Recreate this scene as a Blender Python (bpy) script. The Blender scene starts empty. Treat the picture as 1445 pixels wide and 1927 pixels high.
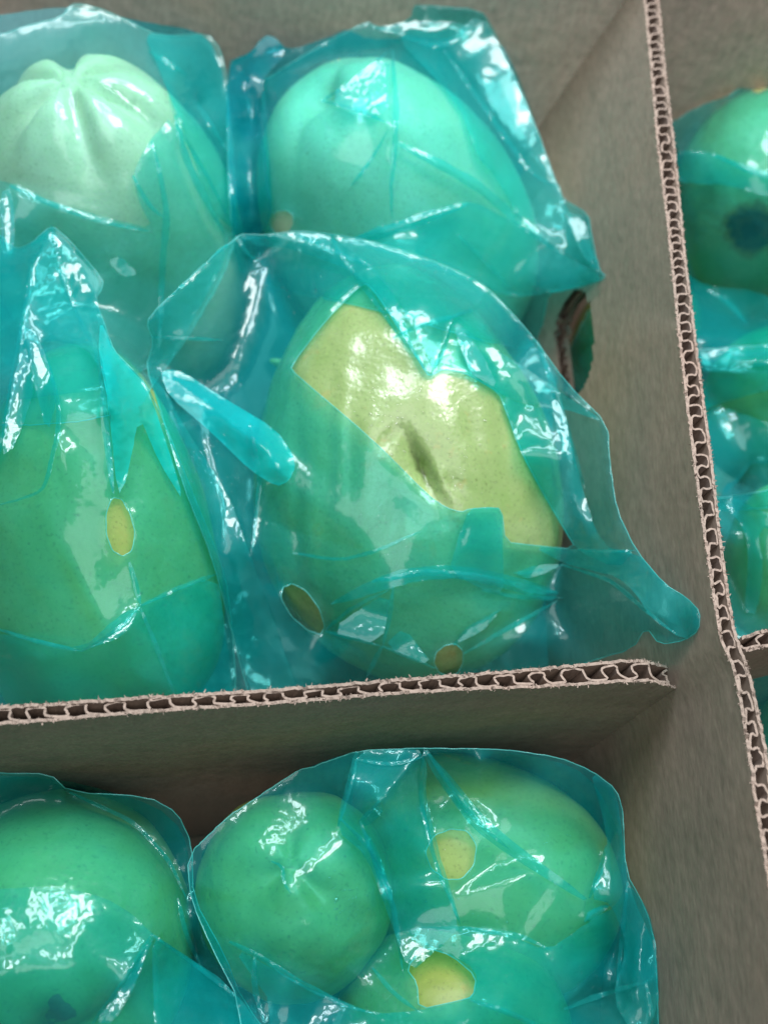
import bpy, bmesh, math, random
import numpy as np
from mathutils import Vector, Matrix, noise
from mathutils.bvhtree import BVHTree
from mathutils.geometry import delaunay_2d_cdt
rng = random.Random(7)
nrg = np.random.RandomState(5)
C = bpy.context.scene.collection
sc = bpy.context.scene

# ------------------------------------------------------------------ camera
# metres; z = 0 is the top edge of the long divider, the camera hangs 0.25 m above it
F = 2000.0; CX, CY = 722.5, 963.5; H = 0.25
zc = Vector((379, 1041, 2000)).normalized()            # world up, in camera axes
def cray(px, py): return Vector(((px-CX)/F, -(py-CY)/F, -1.0))
yc = cray(1225, 0).cross(cray(1340, 1050)).cross(zc).normalized()
if yc.y < 0: yc = -yc
xc = yc.cross(zc).normalized()
R = Matrix((xc, yc, zc))                               # camera axes -> world
CAM = Vector((0, 0, H))
cam = bpy.data.cameras.new('camera'); co = bpy.data.objects.new('camera', cam); C.objects.link(co)
co.matrix_world = Matrix.Translation(CAM) @ R.to_4x4()
cam.sensor_width = 36; cam.lens = 36*F/1927.0; cam.clip_start = 0.01; cam.clip_end = 20
cam.dof.use_dof = True; cam.dof.focus_distance = 0.30; cam.dof.aperture_fstop = 9
sc.camera = co
# ------------------------------------------------------------------ light (indoor hall lamps and an added soft fill)
w = bpy.data.worlds.new('World'); sc.world = w; w.use_nodes = True
w.node_tree.nodes['Background'].inputs[0].default_value = (.80, .92, 1, 1)
w.node_tree.nodes['Background'].inputs[1].default_value = 0.11
def lamp(name, loc, tgt, sx, sy, power, col):
    l = bpy.data.lights.new(name, 'AREA'); l.shape = 'RECTANGLE'; l.size = sx; l.size_y = sy
    l.energy = power; l.color = col
    o = bpy.data.objects.new(name, l); C.objects.link(o); o.location = loc
    o.rotation_euler = (Vector(tgt)-Vector(loc)).to_track_quat('-Z', 'Y').to_euler()
lamp('ceiling_and_fill_lamp', (0.30, 0.48, 0.85), (0, .25, 0), .22, .50, 9.5, (1, .99, .96))
lamp('ceiling_and_fill_lamp', (-0.30, 0.58, 0.95), (0, .2, 0), .18, .50, 6.5, (.90, .97, 1))
lamp('ceiling_and_fill_lamp', (0.02, 0.85, 0.9), (0, .2, 0), .7, .10, 4.5, (.86, .95, 1))
lamp('ceiling_and_fill_lamp', (-0.15, -0.25, 1.4), (0, .40, -.05), 1.2, .8, 9.5, (1, .98, .94))  # soft fill from the front, added to brighten the far wall
sc.view_settings.view_transform = 'Standard'; sc.view_settings.look = 'None'
sc.view_settings.exposure = 0.0
sc.render.engine = 'CYCLES'
cy = sc.cycles
cy.max_bounces = 14; cy.transparent_max_bounces = 40; cy.diffuse_bounces = 4; cy.glossy_bounces = 3
cy.transmission_bounces = 6; cy.caustics_reflective = False; cy.caustics_refractive = False
cy.use_denoising = True; cy.sample_clamp_indirect = 4
# ------------------------------------------------------------------ helpers
def unproj(px, py, z):
    d = R @ cray(px, py)
    return CAM + d*((z-H)/d.z)
def depth_at(px, py, z):
    d = R @ cray(px, py); return (z-H)/d.z             # axial depth
def at_depth(px, py, t): return CAM + (R @ cray(px, py))*t

def nodes(m):
    m.use_nodes = True; nt = m.node_tree
    for n in list(nt.nodes): nt.nodes.remove(n)
    out = nt.nodes.new('ShaderNodeOutputMaterial')
    def N(t, **k):
        n = nt.nodes.new('ShaderNode'+t)
        for a, b in k.items():
            if a[0] == '_': setattr(n, a[1:], b)
            else: n.inputs[a.replace('__', ' ')].default_value = b
        return n
    return nt, out, N
def ramp(nt, N, src, stops):
    r = N('ValToRGB'); e = r.color_ramp.elements
    while len(e) > 1: e.remove(e[-1])
    for i, (p, c) in enumerate(stops):
        x = e[0] if i == 0 else e.new(p)
        x.position = p; x.color = (c if len(c) == 4 else (*c, 1)) if not isinstance(c, (int, float)) else (c, c, c, 1)
    nt.links.new(src, r.inputs[0]); return r
MATS = {}
def film_mat(name, tint=(.48, .925, .92), body=(0.0, .72, .78), fac=.19, rough=.10, fog=.0, wet=0.0):
    m = bpy.data.materials.new(name); nt, out, N = nodes(m); L = nt.links.new
    tc = N('TexCoord')
    tr = N('BsdfTransparent'); tr.inputs[0].default_value = (*tint, 1)
    di = N('BsdfDiffuse'); di.inputs[0].default_value = (*body, 1)
    tl = N('BsdfTranslucent'); tl.inputs[0].default_value = (*body, 1)
    mx = N('MixShader', Fac=.45); L(di.outputs[0], mx.inputs[1]); L(tl.outputs[0], mx.inputs[2])
    # bump: fine waviness of the stretched film
    mp = N('Mapping'); mp.inputs['Scale'].default_value = (1, .45, 1); mp.inputs['Rotation'].default_value = (0, 0, .5)
    L(tc.outputs['Object'], mp.inputs[0])
    n1 = N('TexNoise', Scale=60.0, Detail=3.0, Roughness=.55, Distortion=.9); L(mp.outputs[0], n1.inputs['Vector'])
    n2 = N('TexNoise', Scale=420.0, Detail=2.0, Roughness=.6); L(mp.outputs[0], n2.inputs['Vector'])
    # ridged creases: |noise-.5| gives thin straight-ish wrinkle lines
    ab = N('Math', _operation='SUBTRACT'); ab.inputs[1].default_value = .5; L(n1.outputs[0], ab.inputs[0])
    ab2 = N('Math', _operation='ABSOLUTE'); L(ab.outputs[0], ab2.inputs[0])
    ab3 = N('Math', _operation='MULTIPLY'); ab3.inputs[1].default_value = -.9; L(ab2.outputs[0], ab3.inputs[0])
    sm = N('Math', _operation='MULTIPLY_ADD'); sm.inputs[1].default_value = .004 + wet*.3
    L(n2.outputs[0], sm.inputs[0]); L(ab3.outputs[0], sm.inputs[2])
    bp = N('Bump', Strength=.09, Distance=.0025); L(sm.outputs[0], bp.inputs['Height'])
    for s in (di, tl): L(bp.outputs[0], s.inputs['Normal'])
    nh = N('TexNoise', Scale=11.0, Detail=6.0, Roughness=.62, Distortion=1.2); L(tc.outputs['Object'], nh.inputs['Vector'])
    rh = ramp(nt, N, nh.outputs[0], [(.46, body), (.62, (.06+body[0], .84, .82)), (.76, (.25, .86, .80))])
    for s in (di, tl): L(rh.outputs[0], s.inputs['Color'])
    # haze of condensation in patches
    n3 = N('TexNoise', Scale=16.0, Detail=5.0, Roughness=.6, Distortion=.6); L(tc.outputs['Object'], n3.inputs['Vector'])
    rp = ramp(nt, N, n3.outputs[0], [(.36, fac*.88), (.52, fac), (.60, fac*1.1+fog*.15), (.72, fac*1.2+fog*.45)])
    b = N('MixShader'); L(rp.outputs[0], b.inputs[0]); L(tr.outputs[0], b.inputs[1]); L(mx.outputs[0], b.inputs[2])
    gl = N('BsdfGlossy', Roughness=rough); gl.inputs[0].default_value = (.93, .98, 1, 1); L(bp.outputs[0], gl.inputs['Normal'])
    gr = N('BsdfGlossy', Roughness=.32); gr.inputs[0].default_value = (.8, .95, 1, 1); L(bp.outputs[0], gr.inputs['Normal'])
    gm = N('MixShader', Fac=.35); L(gl.outputs[0], gm.inputs[1]); L(gr.outputs[0], gm.inputs[2])
    lw = N('LayerWeight', Blend=.5); L(bp.outputs[0], lw.inputs['Normal'])      # facing term: the same from both sides of the film
    pw = N('Math', _operation='POWER'); pw.inputs[1].default_value = 5.0; L(lw.outputs['Facing'], pw.inputs[0])
    fr = N('Math', _operation='MULTIPLY_ADD'); fr.inputs[1].default_value = .75; fr.inputs[2].default_value = .040; L(pw.outputs[0], fr.inputs[0])
    f = N('MixShader'); L(fr.outputs[0], f.inputs[0]); L(b.outputs[0], f.inputs[1]); L(gm.outputs[0], f.inputs[2])
    L(f.outputs[0], out.inputs[0]); return m
MATS['film'] = film_mat('teal_film')
MATS['film_fog'] = film_mat('fogged_teal_film', tint=(.42, .97, .96), body=(0.0, .88, .96), fac=.40, rough=.16, fog=.45, wet=.5)
MATS['film_pale'] = film_mat('pale_teal_film', tint=(.62, .935, .93), body=(.05, .74, .78), fac=.15)
MATS['film_back'] = film_mat('darkened_teal_film_back', tint=(.30, .84, .90), body=(0.0, .50, .62), fac=.28)  # shade put into the colour: darkened so gaps between bags look deep
MATS['film_milky'] = film_mat('milky_teal_film', tint=(.74, .96, .94), body=(.25, .80, .74), fac=.22, rough=.16)
MATS['edge'] = film_mat('film_cut_edge', tint=(.5, .9, .86), body=(.15, .80, .80), fac=.65, rough=.2)

def fruit_mat(name, base, dark, pale, wet=0.0, rot=None, warm=None, sss=.35):
    m = bpy.data.materials.new(name); nt, out, N = nodes(m); L = nt.links.new
    tc = N('TexCoord'); p = N('BsdfPrincipled')
    n1 = N('TexNoise', Scale=38.0, Detail=5.0, Roughness=.62, Distortion=.4); L(tc.outputs['Object'], n1.inputs['Vector'])
    c = ramp(nt, N, n1.outputs[0], [(.30, dark), (.5, base), (.70, pale)])
    col = c.outputs[0]
    n2 = N('TexNoise', Scale=900.0, Detail=2.0); L(tc.outputs['Object'], n2.inputs['Vector'])
    sp = ramp(nt, N, n2.outputs[0], [(.30, .78), (.42, 1.0), (.62, 1.0), (.72, 1.12)])
    mm = N('MixRGB', _blend_type='MULTIPLY', Fac=1.0); L(col, mm.inputs[1]); L(sp.outputs[0], mm.inputs[2]); col = mm.outputs[0]
    vs = N('TexVoronoi', Scale=95.0, Randomness=1.0); L(tc.outputs['Object'], vs.inputs['Vector'])
    vr = ramp(nt, N, vs.outputs['Distance'], [(.0, 1.0), (.035, .9), (.06, .0)])
    fl = N('MixRGB'); fl.inputs[2].default_value = (dark[0]*.5, dark[1]*.42, dark[2]*.4, 1)
    lm = N('Math', _operation='MULTIPLY'); lm.inputs[1].default_value = .55; L(vr.outputs[0], lm.inputs[0])
    L(lm.outputs[0], fl.inputs[0]); L(col, fl.inputs[1]); col = fl.outputs[0]
    if warm:      # tan bruises / scars in stretched streaks
        mp = N('Mapping'); mp.inputs['Scale'].default_value = (1, 1, .22); L(tc.outputs['Object'], mp.inputs[0])
        n4 = N('TexNoise', Scale=75.0, Detail=4.0, Roughness=.7); L(mp.outputs[0], n4.inputs['Vector'])
        r4 = ramp(nt, N, n4.outputs[0], [(.60, 0.0), (.74, .75)])
        w4 = N('MixRGB'); w4.inputs[2].default_value = (*warm, 1); L(r4.outputs[0], w4.inputs[0]); L(col, w4.inputs[1]); col = w4.outputs[0]
    if rot:       # a rotten patch at a point in object space
        cen, rad = rot
        vd = N('VectorMath', _operation='DISTANCE'); vd.inputs[1].default_value = cen; L(tc.outputs['Object'], vd.inputs[0])
        nz = N('TexNoise', Scale=200.0, Detail=6.0, Roughness=.7); L(tc.outputs['Object'], nz.inputs['Vector'])
        ad = N('Math', _operation='MULTIPLY_ADD'); ad.inputs[1].default_value = rad*.9; L(nz.outputs[0], ad.inputs[0]); L(vd.outputs['Value'], ad.inputs[2])
        dv = N('Math', _operation='DIVIDE'); dv.inputs[1].default_value = rad*1.5; L(ad.outputs[0], dv.inputs[0])
        rr = ramp(nt, N, dv.outputs[0], [(.45, (.03, .025, .015)), (.60, (.16, .10, .05)), (.70, (.07, .05, .03)), (.86, (.80, .48, .25)), (1.0, (1, 1, 1))])
        ml = N('MixRGB', _blend_type='MULTIPLY', Fac=1.0); L(col, ml.inputs[1]); L(rr.outputs[0], ml.inputs[2]); col = ml.outputs[0]
    L(col, p.inputs['Base Color'])
    p.inputs['Subsurface Weight'].default_value = sss; p.inputs['Subsurface Radius'].default_value = (.5, 1, .35)
    p.inputs['Subsurface Scale'].default_value = .004
    p.inputs['Roughness'].default_value = .42
    n5 = N('TexNoise', Scale=150.0, Detail=4.0, Roughness=.55); L(tc.outputs['Object'], n5.inputs['Vector'])
    bp = N('Bump', Strength=.18 + wet*.10, Distance=.0012); L(n5.outputs[0], bp.inputs['Height'])
    if wet:
        r5 = ramp(nt, N, n1.outputs[0], [(.40, .42), (.58, .20)]); L(r5.outputs[0], p.inputs['Roughness'])
        v = N('TexVoronoi', Scale=520.0); L(tc.outputs['Object'], v.inputs['Vector'])
        vv = ramp(nt, N, v.outputs['Distance'], [(.0, 1.0), (.35, .3), (.5, 0.0)])
        b2 = N('Bump', Strength=.07, Distance=.0007); L(vv.outputs[0], b2.inputs['Height']); L(bp.outputs[0], b2.inputs['Normal'])
        L(b2.outputs[0], p.inputs['Normal']); p.inputs['Coat Weight'].default_value = .35; p.inputs['Coat Roughness'].default_value = .10
        L(b2.outputs[0], p.inputs['Coat Normal'])
    else: L(bp.outputs[0], p.inputs['Normal'])
    L(p.outputs[0], out.inputs[0]); return m

def card_mat(name, base, edge=False, ax=(1, 1, .08)):
    m = bpy.data.materials.new(name); nt, out, N = nodes(m); L = nt.links.new
    tc = N('TexCoord'); p = N('BsdfPrincipled', Roughness=.85)
    p.inputs['Specular IOR Level'].default_value = .15
    mp = N('Mapping'); mp.inputs['Scale'].default_value = ax; L(tc.outputs['Object'], mp.inputs[0])
    n1 = N('TexNoise', Scale=900.0, Detail=4.0, Roughness=.7); L(mp.outputs[0], n1.inputs['Vector'])
    n2 = N('TexNoise', Scale=22.0, Detail=4.0, Roughness=.6); L(tc.outputs['Object'], n2.inputs['Vector'])
    k = .55 if edge else .80
    c1 = ramp(nt, N, n1.outputs[0], [(.25, tuple(b*k for b in base)), (.5, base), (.78, tuple(min(1, b*1.22) for b in base))])
    c2 = ramp(nt, N, n2.outputs[0], [(.3, (.80, .84, .84)), (.5, (1, 1, 1)), (.72, (1.0, .93, .90))])
    mm = N('MixRGB', _blend_type='MULTIPLY', Fac=.8); L(c1.outputs[0], mm.inputs[1]); L(c2.outputs[0], mm.inputs[2])
    L(mm.outputs[0], p.inputs['Base Color'])
    bp = N('Bump', Strength=.35, Distance=.0006 if edge else .0003); L(n1.outputs[0], bp.inputs['Height'])
    if not edge:      # faint washboard of the flutes, dents and scuffs under the liner
        wv_ = N('TexWave', Scale=40.0, Distortion=.6); L(tc.outputs['Object'], wv_.inputs['Vector'])
        b3 = N('Bump', Strength=.25, Distance=.0006); L(wv_.outputs[0], b3.inputs['Height']); L(bp.outputs[0], b3.inputs['Normal'])
        n7 = N('TexNoise', Scale=35.0, Detail=3.0, Roughness=.7); L(tc.outputs['Object'], n7.inputs['Vector'])
        b4 = N('Bump', Strength=.5, Distance=.0025); L(n7.outputs[0], b4.inputs['Height']); L(b3.outputs[0], b4.inputs['Normal'])
        bp = b4; L(bp.outputs[0], p.inputs['Normal'])
    L(p.outputs[0], out.inputs[0]); return m
KRAFT = (.345, .268, .218)
MATS['kraft'] = card_mat('kraft_paper', KRAFT, ax=(1, .22, .8))
MATS['kraft_wall'] = card_mat('lightened_kraft_wall_paper', (.60, .465, .41), ax=(.5, 1, .15))  # light put into the colour: paler board, as the lamps barely reach this wall
MATS['torn'] = card_mat('torn_kraft_edge', (.35, .275, .235), edge=True, ax=(1, 1, 1))
MATS['flute'] = card_mat('darkened_fluting_paper', (.26, .20, .17), edge=True, ax=(1, 1, .3))  # darker than the liners, imitating shade inside the hollows

def link(name, me, mats, parent=None, smooth=True):
    o = bpy.data.objects.new(name, me); C.objects.link(o)
    for m in mats: me.materials.append(m)
    if smooth: me.polygons.foreach_set('use_smooth', [True]*len(me.polygons))
    if parent is not None: o.parent = parent
    return o
def tag(o, label, cat, group=None):
    o['label'] = label; o['category'] = cat
    if group: o['group'] = group
def empty(name, label, cat, loc=(0, 0, 0), group=None):
    o = bpy.data.objects.new(name, None); C.objects.link(o); o.location = loc; o.empty_display_size = .01
    tag(o, label, cat, group); return o
def mesh(name, v, f):
    me = bpy.data.meshes.new(name); me.from_pydata([tuple(x) for x in v], [], [tuple(x) for x in f]); me.update(); return me
def local(root, pts): return [Vector(p)-root.location for p in pts]

SUPPORT = []; HIDE = []                                            # (verts, faces) in world space
def add_support(v, f): SUPPORT.append(BVHTree.FromPolygons([tuple(x) for x in v], [tuple(x) for x in f]))
def hit(px, py, trees=None, last=False):
    d = R @ cray(px, py); dn = d.normalized(); k = d.length; best = None
    for t in (SUPPORT if trees is None else trees):
        if t in HIDE: continue
        o = CAM; acc = 0.0
        while True:
            loc, nrm, i, dist = t.ray_cast(o, dn)
            if loc is None: break
            acc += dist; tt = acc/k
            if best is None or (tt > best if last else tt < best): best = tt
            if not last: break
            o = loc + dn*1e-4; acc += 1e-4
    return best

# ------------------------------------------------------------------ cardboard
def resample(pts, step):
    P = [Vector(p) for p in pts]; out = []; 
    L = [0]
    for a, b in zip(P, P[1:]): L.append(L[-1]+(b-a).length)
    n = max(2, int(L[-1]/step)); j = 0
    for i in range(n+1):
        s = L[-1]*i/n
        while j < len(P)-2 and L[j+1] < s: j += 1
        out.append(P[j].lerp(P[j+1], (s-L[j])/(L[j+1]-L[j]) if L[j+1] > L[j] else 0))
    return out, L[-1]
def smooth_poly(P, it):
    for _ in range(it):
        P = [P[0]]+[(a+b*2+c)/4 for a, b, c in zip(P, P[1:], P[2:])]+[P[-1]]
    return P
def holed(P, drop, off, hole, hgt):
    """one liner sheet as a grid from the top line down; hole = (u0, v0, ru, rv, rot) leaves an opening"""
    pass
def corrugated(root, A, B, drop, hgt, period, hole=None, zt=0.0, jag=.0006, nz=14, topcut=None):
    """A/B: outer top lines of the two liners; drop(i): bottom offset; builds two liners and the flute between them"""
    n = len(A); th = .0009
    res = []
    for side, P, Q in ((0, A, B), (1, B, A)):
        v = []; f = []; rows = nz
        for i in range(n):
            inn = (Q[i]-P[i]).normalized()*th
            tj = jag*(noise.noise(P[i]*900+Vector((side*9, 0, 0)))*1.0 + noise.noise(P[i]*2600)*.9)
            tc_ = topcut(i) if topcut else 0
            lat = jag*.35*noise.noise(P[i]*1500+Vector((3, side*5, 1)))
            for j in range(rows+1):
                s = (j/rows)**1.5
                off = drop(i)*s + Vector((0, 0, tc_*(1-s)))
                if j == 0: off = off+Vector((0, 0, tj))
                if j < 2: off = off + inn.normalized()*lat
                v.append(P[i]+off); v.append(P[i]+off+inn)
        def id_(i, j, k): return (i*(rows+1)+j)*2+k
        mi = []
        for i in range(n-1):
            for j in range(rows):
                if hole:
                    c = v[id_(i, j, 0)].lerp(v[id_(i+1, j+1, 0)], .5)
                    if hole(c): continue
                for k in (0, 1):
                    q = [id_(i, j, k), id_(i+1, j, k), id_(i+1, j+1, k), id_(i, j+1, k)]
                    f.append(q if k == side else q[::-1]); mi.append(0)
            f.append([id_(i, 0, 0), id_(i, 0, 1), id_(i+1, 0, 1), id_(i+1, 0, 0)]); mi.append(1)
        for i in (0, n-1):
            for j in range(rows):
                f.append([id_(i, j, 0), id_(i, j, 1), id_(i, j+1, 1), id_(i, j+1, 0)]); mi.append(1)
        me = mesh('liner', local(root, v), f)
        o = link('liner', me, [MATS['kraft'], MATS['torn']], root, smooth=False)
        me.polygons.foreach_set('material_index', mi)
        res.append((v, f))
    # torn fuzz lip along each liner, a ribbon of ragged paper
    # flute
    v = []; f = []; s = 0.0; rows = 80 if hole else 6; cols = []
    Lc = [(a+b)/2 for a, b in zip(A, B)]
    fine, tot = resample(Lc, period/18); fa, _ = resample(A, period/18); fb, _ = resample(B, period/18)
    m = min(len(fine), len(fa), len(fb))
    ph = 0.0
    for i in range(m):
        t = i/(m-1); k = t*(n-1); i0 = min(int(k), n-2)
        p = A[i0].lerp(A[i0+1], k-i0); q = B[i0].lerp(B[i0+1], k-i0)
        if i: ph += (fine[i]-fine[i-1]).length/period*2*math.pi*(1+.45*noise.noise(fine[i]*90))
        amp = .5-.17-.22*max(0, noise.noise(fine[i]*70+Vector((4, 4, 4))))
        x = math.sin(ph); x = math.copysign(abs(x)**.85, x)
        al = -math.sin(2*ph+.5)*.12*period
        tan = (fine[min(i+1, m-1)]-fine[max(i-1, 0)]).normalized()
        c = p.lerp(q, .5+x*amp) + tan*al + Vector((noise.noise(p*1100), noise.noise(p*1100+Vector((5, 5, 5))), 0))*.0004
        jz = -.0004+.0005*noise.noise(p*1700)
        cols.append((c, jz, drop(i0), topcut(i0) if topcut else 0))
    for i in range(m):
        c, jz, dr, tcu = cols[i]
        a = cols[max(i-1, 0)][0]; b = cols[min(i+1, m-1)][0]
        nn = (b-a).cross(Vector((0, 0, 1))).normalized()*.00032
        for j in range(rows+1):
            sj = (j/rows)**1.5
            off = dr*sj*.95+Vector((0, 0, (jz if j == 0 else -.0003)+tcu*(1-sj)))
            v.append(c+off+nn); v.append(c+off-nn)
    mi = []
    for i in range(m-1):
        for j in range(rows):
            if hole and hole(v[(i*(rows+1)+j)*2].lerp(v[((i+1)*(rows+1)+j+1)*2], .5)): continue
            for k in (0, 1):
                q = [(i*(rows+1)+j)*2+k, ((i+1)*(rows+1)+j)*2+k, ((i+1)*(rows+1)+j+1)*2+k, (i*(rows+1)+j+1)*2+k]
                f.append(q if k else q[::-1]); mi.append(0)
        f.append([(i*(rows+1))*2, (i*(rows+1))*2+1, ((i+1)*(rows+1))*2+1, ((i+1)*(rows+1))*2]); mi.append(1)
    me = mesh('fluting', local(root, v), f); o = link('fluting', me, [MATS['flute'], MATS['torn']], root, smooth=False)
    me.polygons.foreach_set('material_index', mi)
    # loose torn fibres along both liners
    v = []; f = []
    for side, P, Q in ((0, A, B), (1, B, A)):
        for _ in range(int(tot/.00035)):
            k = rng.random()*(n-1.001); i0 = int(k); p = P[i0].lerp(P[i0+1], k-i0)
            inn = (Q[i0]-P[i0]).normalized()
            p = p+inn*rng.uniform(-.0001, .0006)+Vector((0, 0, (topcut(i0) if topcut else 0)-.0002))
            d = (Vector((rng.gauss(0, 1), rng.gauss(0, 1), abs(rng.gauss(.6, .5)))).normalized())*rng.uniform(.0004, .0011)
            sd = d.cross(Vector((rng.gauss(0, 1), rng.gauss(0, 1), rng.gauss(0, 1)))).normalized()*rng.uniform(.00008, .0003)
            b = len(v); v += [p-sd, p+sd, p+d+sd*.4, p+d*.9-sd*.5]; f.append([b, b+1, b+2, b+3])
    o = link('paper_fibres', mesh('fibres', local(root, v), f), [MATS['torn']], root, smooth=False); o['kind'] = 'stuff'
    return res

LE = [(1195,-170),(1211,0),(1223,130),(1234,260),(1250,389),(1262,500),(1275,630),(1290,760),(1306,889),(1322,1000),(1341,1130),(1354,1205),(1380,1262),(1402,1389),(1417,1500),(1431,1580),(1442,1650),(1470,1850),(1490,2050)]
RE = [(1224,-170),(1240,0),(1252,130),(1268,260),(1281,389),(1292,500),(1309,630),(1326,760),(1343,889),(1355,1000),(1373,1130),(1387,1205),(1411,1262),(1438,1389),(1456,1500),(1470,1580),(1483,1650),(1512,1850),(1534,2050)]
LA = smooth_poly(resample([unproj(x, y, 0) for x, y in LE], .0009)[0], 10)
LB = resample([unproj(x, y, 0) for x, y in RE], .0009)[0]
_n = len(LA); LB = [LB[min(len(LB)-1, round(i*(len(LB)-1)/(_n-1)))] for i in range(_n)]; LB = smooth_poly(LB, 10)
DEPTH = .19
yA, yB = LA[-1].y, LA[0].y
def ldrop(i):
    t = (LA[i].y-yA)/(yB-yA)
    return Vector((-(.006+.042*t*t)*DEPTH/.145, 0, -DEPTH))
# face of the long divider for support tests
fv = []; ff = []
for i in range(0, _n, 4): fv += [LA[i], LA[i]+ldrop(i)]
for i in range(len(fv)//2-1): ff.append((2*i, 2*i+1, 2*i+3, 2*i+2))
LFACE = BVHTree.FromPolygons([tuple(x) for x in fv], ff)
def on_face(px, py):
    t = hit(px, py, [LFACE]); return at_depth(px, py, t)
hc = on_face(1079, 665); e1 = on_face(1103, 580); e2 = on_face(1085, 752)
HOLE_C = (e1+e2)/2
def in_hole(c):        # stadium shaped hand hole punched through the divider
    dy = c.y-HY0; dz = c.z-HZ0
    ry, rz = HRY, HRZ
    return (abs(dy)/ry)**2.6+(abs(dz)/rz)**2.6 < 1
pts = [on_face(x, y) for x, y in ((1095, 566), (1116, 650), (1100, 745), (1060, 690), (1040, 650), (1062, 590))]
HY0 = sum(p.y for p in pts)/6; HZ0 = sum(p.z for p in pts)/6
HRY = (max(p.y for p in pts)-min(p.y for p in pts))/2*1.04; HRZ = (max(p.z for p in pts)-min(p.z for p in pts))/2*1.0
print('hole', HY0, HZ0, HRY, HRZ)
long_div = empty('long_divider', 'long upright corrugated cardboard divider with a torn wavy top edge and a hand hole', 'cardboard divider', tuple(LA[_n//2]))
corrugated(long_div, LA, LB, ldrop, DEPTH, .0078, hole=in_hole, nz=90)
add_support(fv, ff)
# cross divider
tip = on_face(1296, 1306); ZC = tip.z; print('cross top z', ZC)
NE = [(-420,1397),(-150,1377),(0,1363),(200,1349),(400,1333),(650,1314),(850,1301),(1050,1291),(1180,1284),(1292,1285)]
FE = [(-420,1357),(-150,1338),(0,1326),(200,1316),(400,1303),(650,1285),(850,1270),(1050,1252),(1180,1242),(1268,1239)]
CB = resample([unproj(x, y, ZC) for x, y in NE], .0009)[0]; CA = resample([unproj(x, y, ZC) for x, y in FE], .0009)[0]
m_ = len(CB); CA = smooth_poly([CA[round(i*(len(CA)-1)/(m_-1))] for i in range(m_)], 6); CB = smooth_poly(CB, 6)
cross = empty('cross_divider', 'short corrugated cardboard divider running left to right in front of the opened bag', 'cardboard divider', tuple(CB[m_//2]))
xe = CB[-1].x
def ctop(i):
    d = (xe-CB[i].x); return -.0065*max(0, 1-d/.011) - .0006*math.sin(CB[i].x*90)
def cdrop(i):
    k = max(0, 1-(xe-CB[i].x)/.20)
    return Vector((-.006*k*k, -.002, -.165))
corrugated(cross, CA, CB, cdrop, .11, .0100, topcut=ctop, nz=16, jag=.0009)
cv = []; cf = []
for i in range(0, m_, 4): cv += [CB[i], CB[i]+cdrop(i)]
for i in range(len(cv)//2-1): cf.append((2*i, 2*i+1, 2*i+3, 2*i+2))
CROSSB = (cv, cf)
# cross divider on the right of the long one
r0 = [(1392,1225),(1420,1219),(1460,1211),(1540,1200),(1640,1190)]; r1 = [(1384,1197),(1415,1186),(1450,1179),(1540,1168),(1640,1158)]
RB = resample([unproj(x, y, -.004) for x, y in r0], .0009)[0]; RA = resample([unproj(x, y, -.004) for x, y in r1], .0009)[0]
m2 = len(RB); RA = [RA[round(i*(len(RA)-1)/(m2-1))] for i in range(m2)]
shift = Vector((.0015, 0, 0)); RA = [p+shift for p in RA]; RB = [p+shift for p in RB]
crossr = empty('cross_divider', 'stub of torn corrugated divider joining the long divider from the right side', 'cardboard divider', tuple(RB[m2//2]))
corrugated(crossr, RA, RB, lambda i: Vector((-.0, 0, -.17)), .11, .010, nz=10, jag=.0012)
# carton: far wall through the seen corner line, floor and the other sides
P1 = on_face(1175, 0); P2 = on_face(1012, 238)
lean = (P1.y-P2.y)/(P1.z-P2.z); print('wall lean', lean, P1, P2)
lean = max(-.35, min(.35, lean))
def wally(z): return P1.y+lean*(z-P1.z)
carton = empty('cardboard_carton', 'brown corrugated cardboard carton whose plain far wall stands behind the bagged fruit', 'carton', (0, 0, -DEPTH-.004))
def slab(name, c, m):   # c: eight corners
    me = mesh(name, local(carton, c), [(0,1,2,3),(7,6,5,4),(0,4,5,1),(1,5,6,2),(2,6,7,3),(3,7,4,0)])
    return link(name, me, [m], carton, smooth=False)
XL, XR, YF = -.235, .36, -.24; ZB = -DEPTH-.004; ZT = .035; T = .005
def wallgrid():
    v = []; f = []; nx, nzz = 120, 30
    for k in (0, 1):
        for i in range(nx+1):
            for j in range(nzz+1):
                x = XL+(XR-XL)*i/nx; z = ZB+(ZT-ZB)*j/nzz
                v.append(Vector((x, wally(z)+k*T+.0012*noise.noise(Vector((x*14, z*10, 0)))+.00018*math.sin(x*2*math.pi/.008), z)))
    M = (nx+1)*(nzz+1)
    for k in (0, 1):
        for i in range(nx):
            for j in range(nzz):
                q = [k*M+i*(nzz+1)+j, k*M+(i+1)*(nzz+1)+j, k*M+(i+1)*(nzz+1)+j+1, k*M+i*(nzz+1)+j+1]
                f.append(q if k == 0 else q[::-1])
    for i in range(nx):
        a = i*(nzz+1)+nzz; b = a+nzz+1; f.append([a, b, b+M, a+M])
    return v, f
wv, wf = wallgrid()
link('far_wall', mesh('far_wall', local(carton, wv), wf), [MATS['kraft_wall']], carton)
add_support(wv, wf)
slab('floor_panel', [Vector(p) for p in ((XL,YF,ZB-T),(XR,YF,ZB-T),(XR,wally(ZB)+.004,ZB-T),(XL,wally(ZB)+.004,ZB-T),(XL,YF,ZB),(XR,YF,ZB),(XR,wally(ZB)+.004,ZB),(XL,wally(ZB)+.004,ZB))][::-1], MATS['kraft'])
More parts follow.
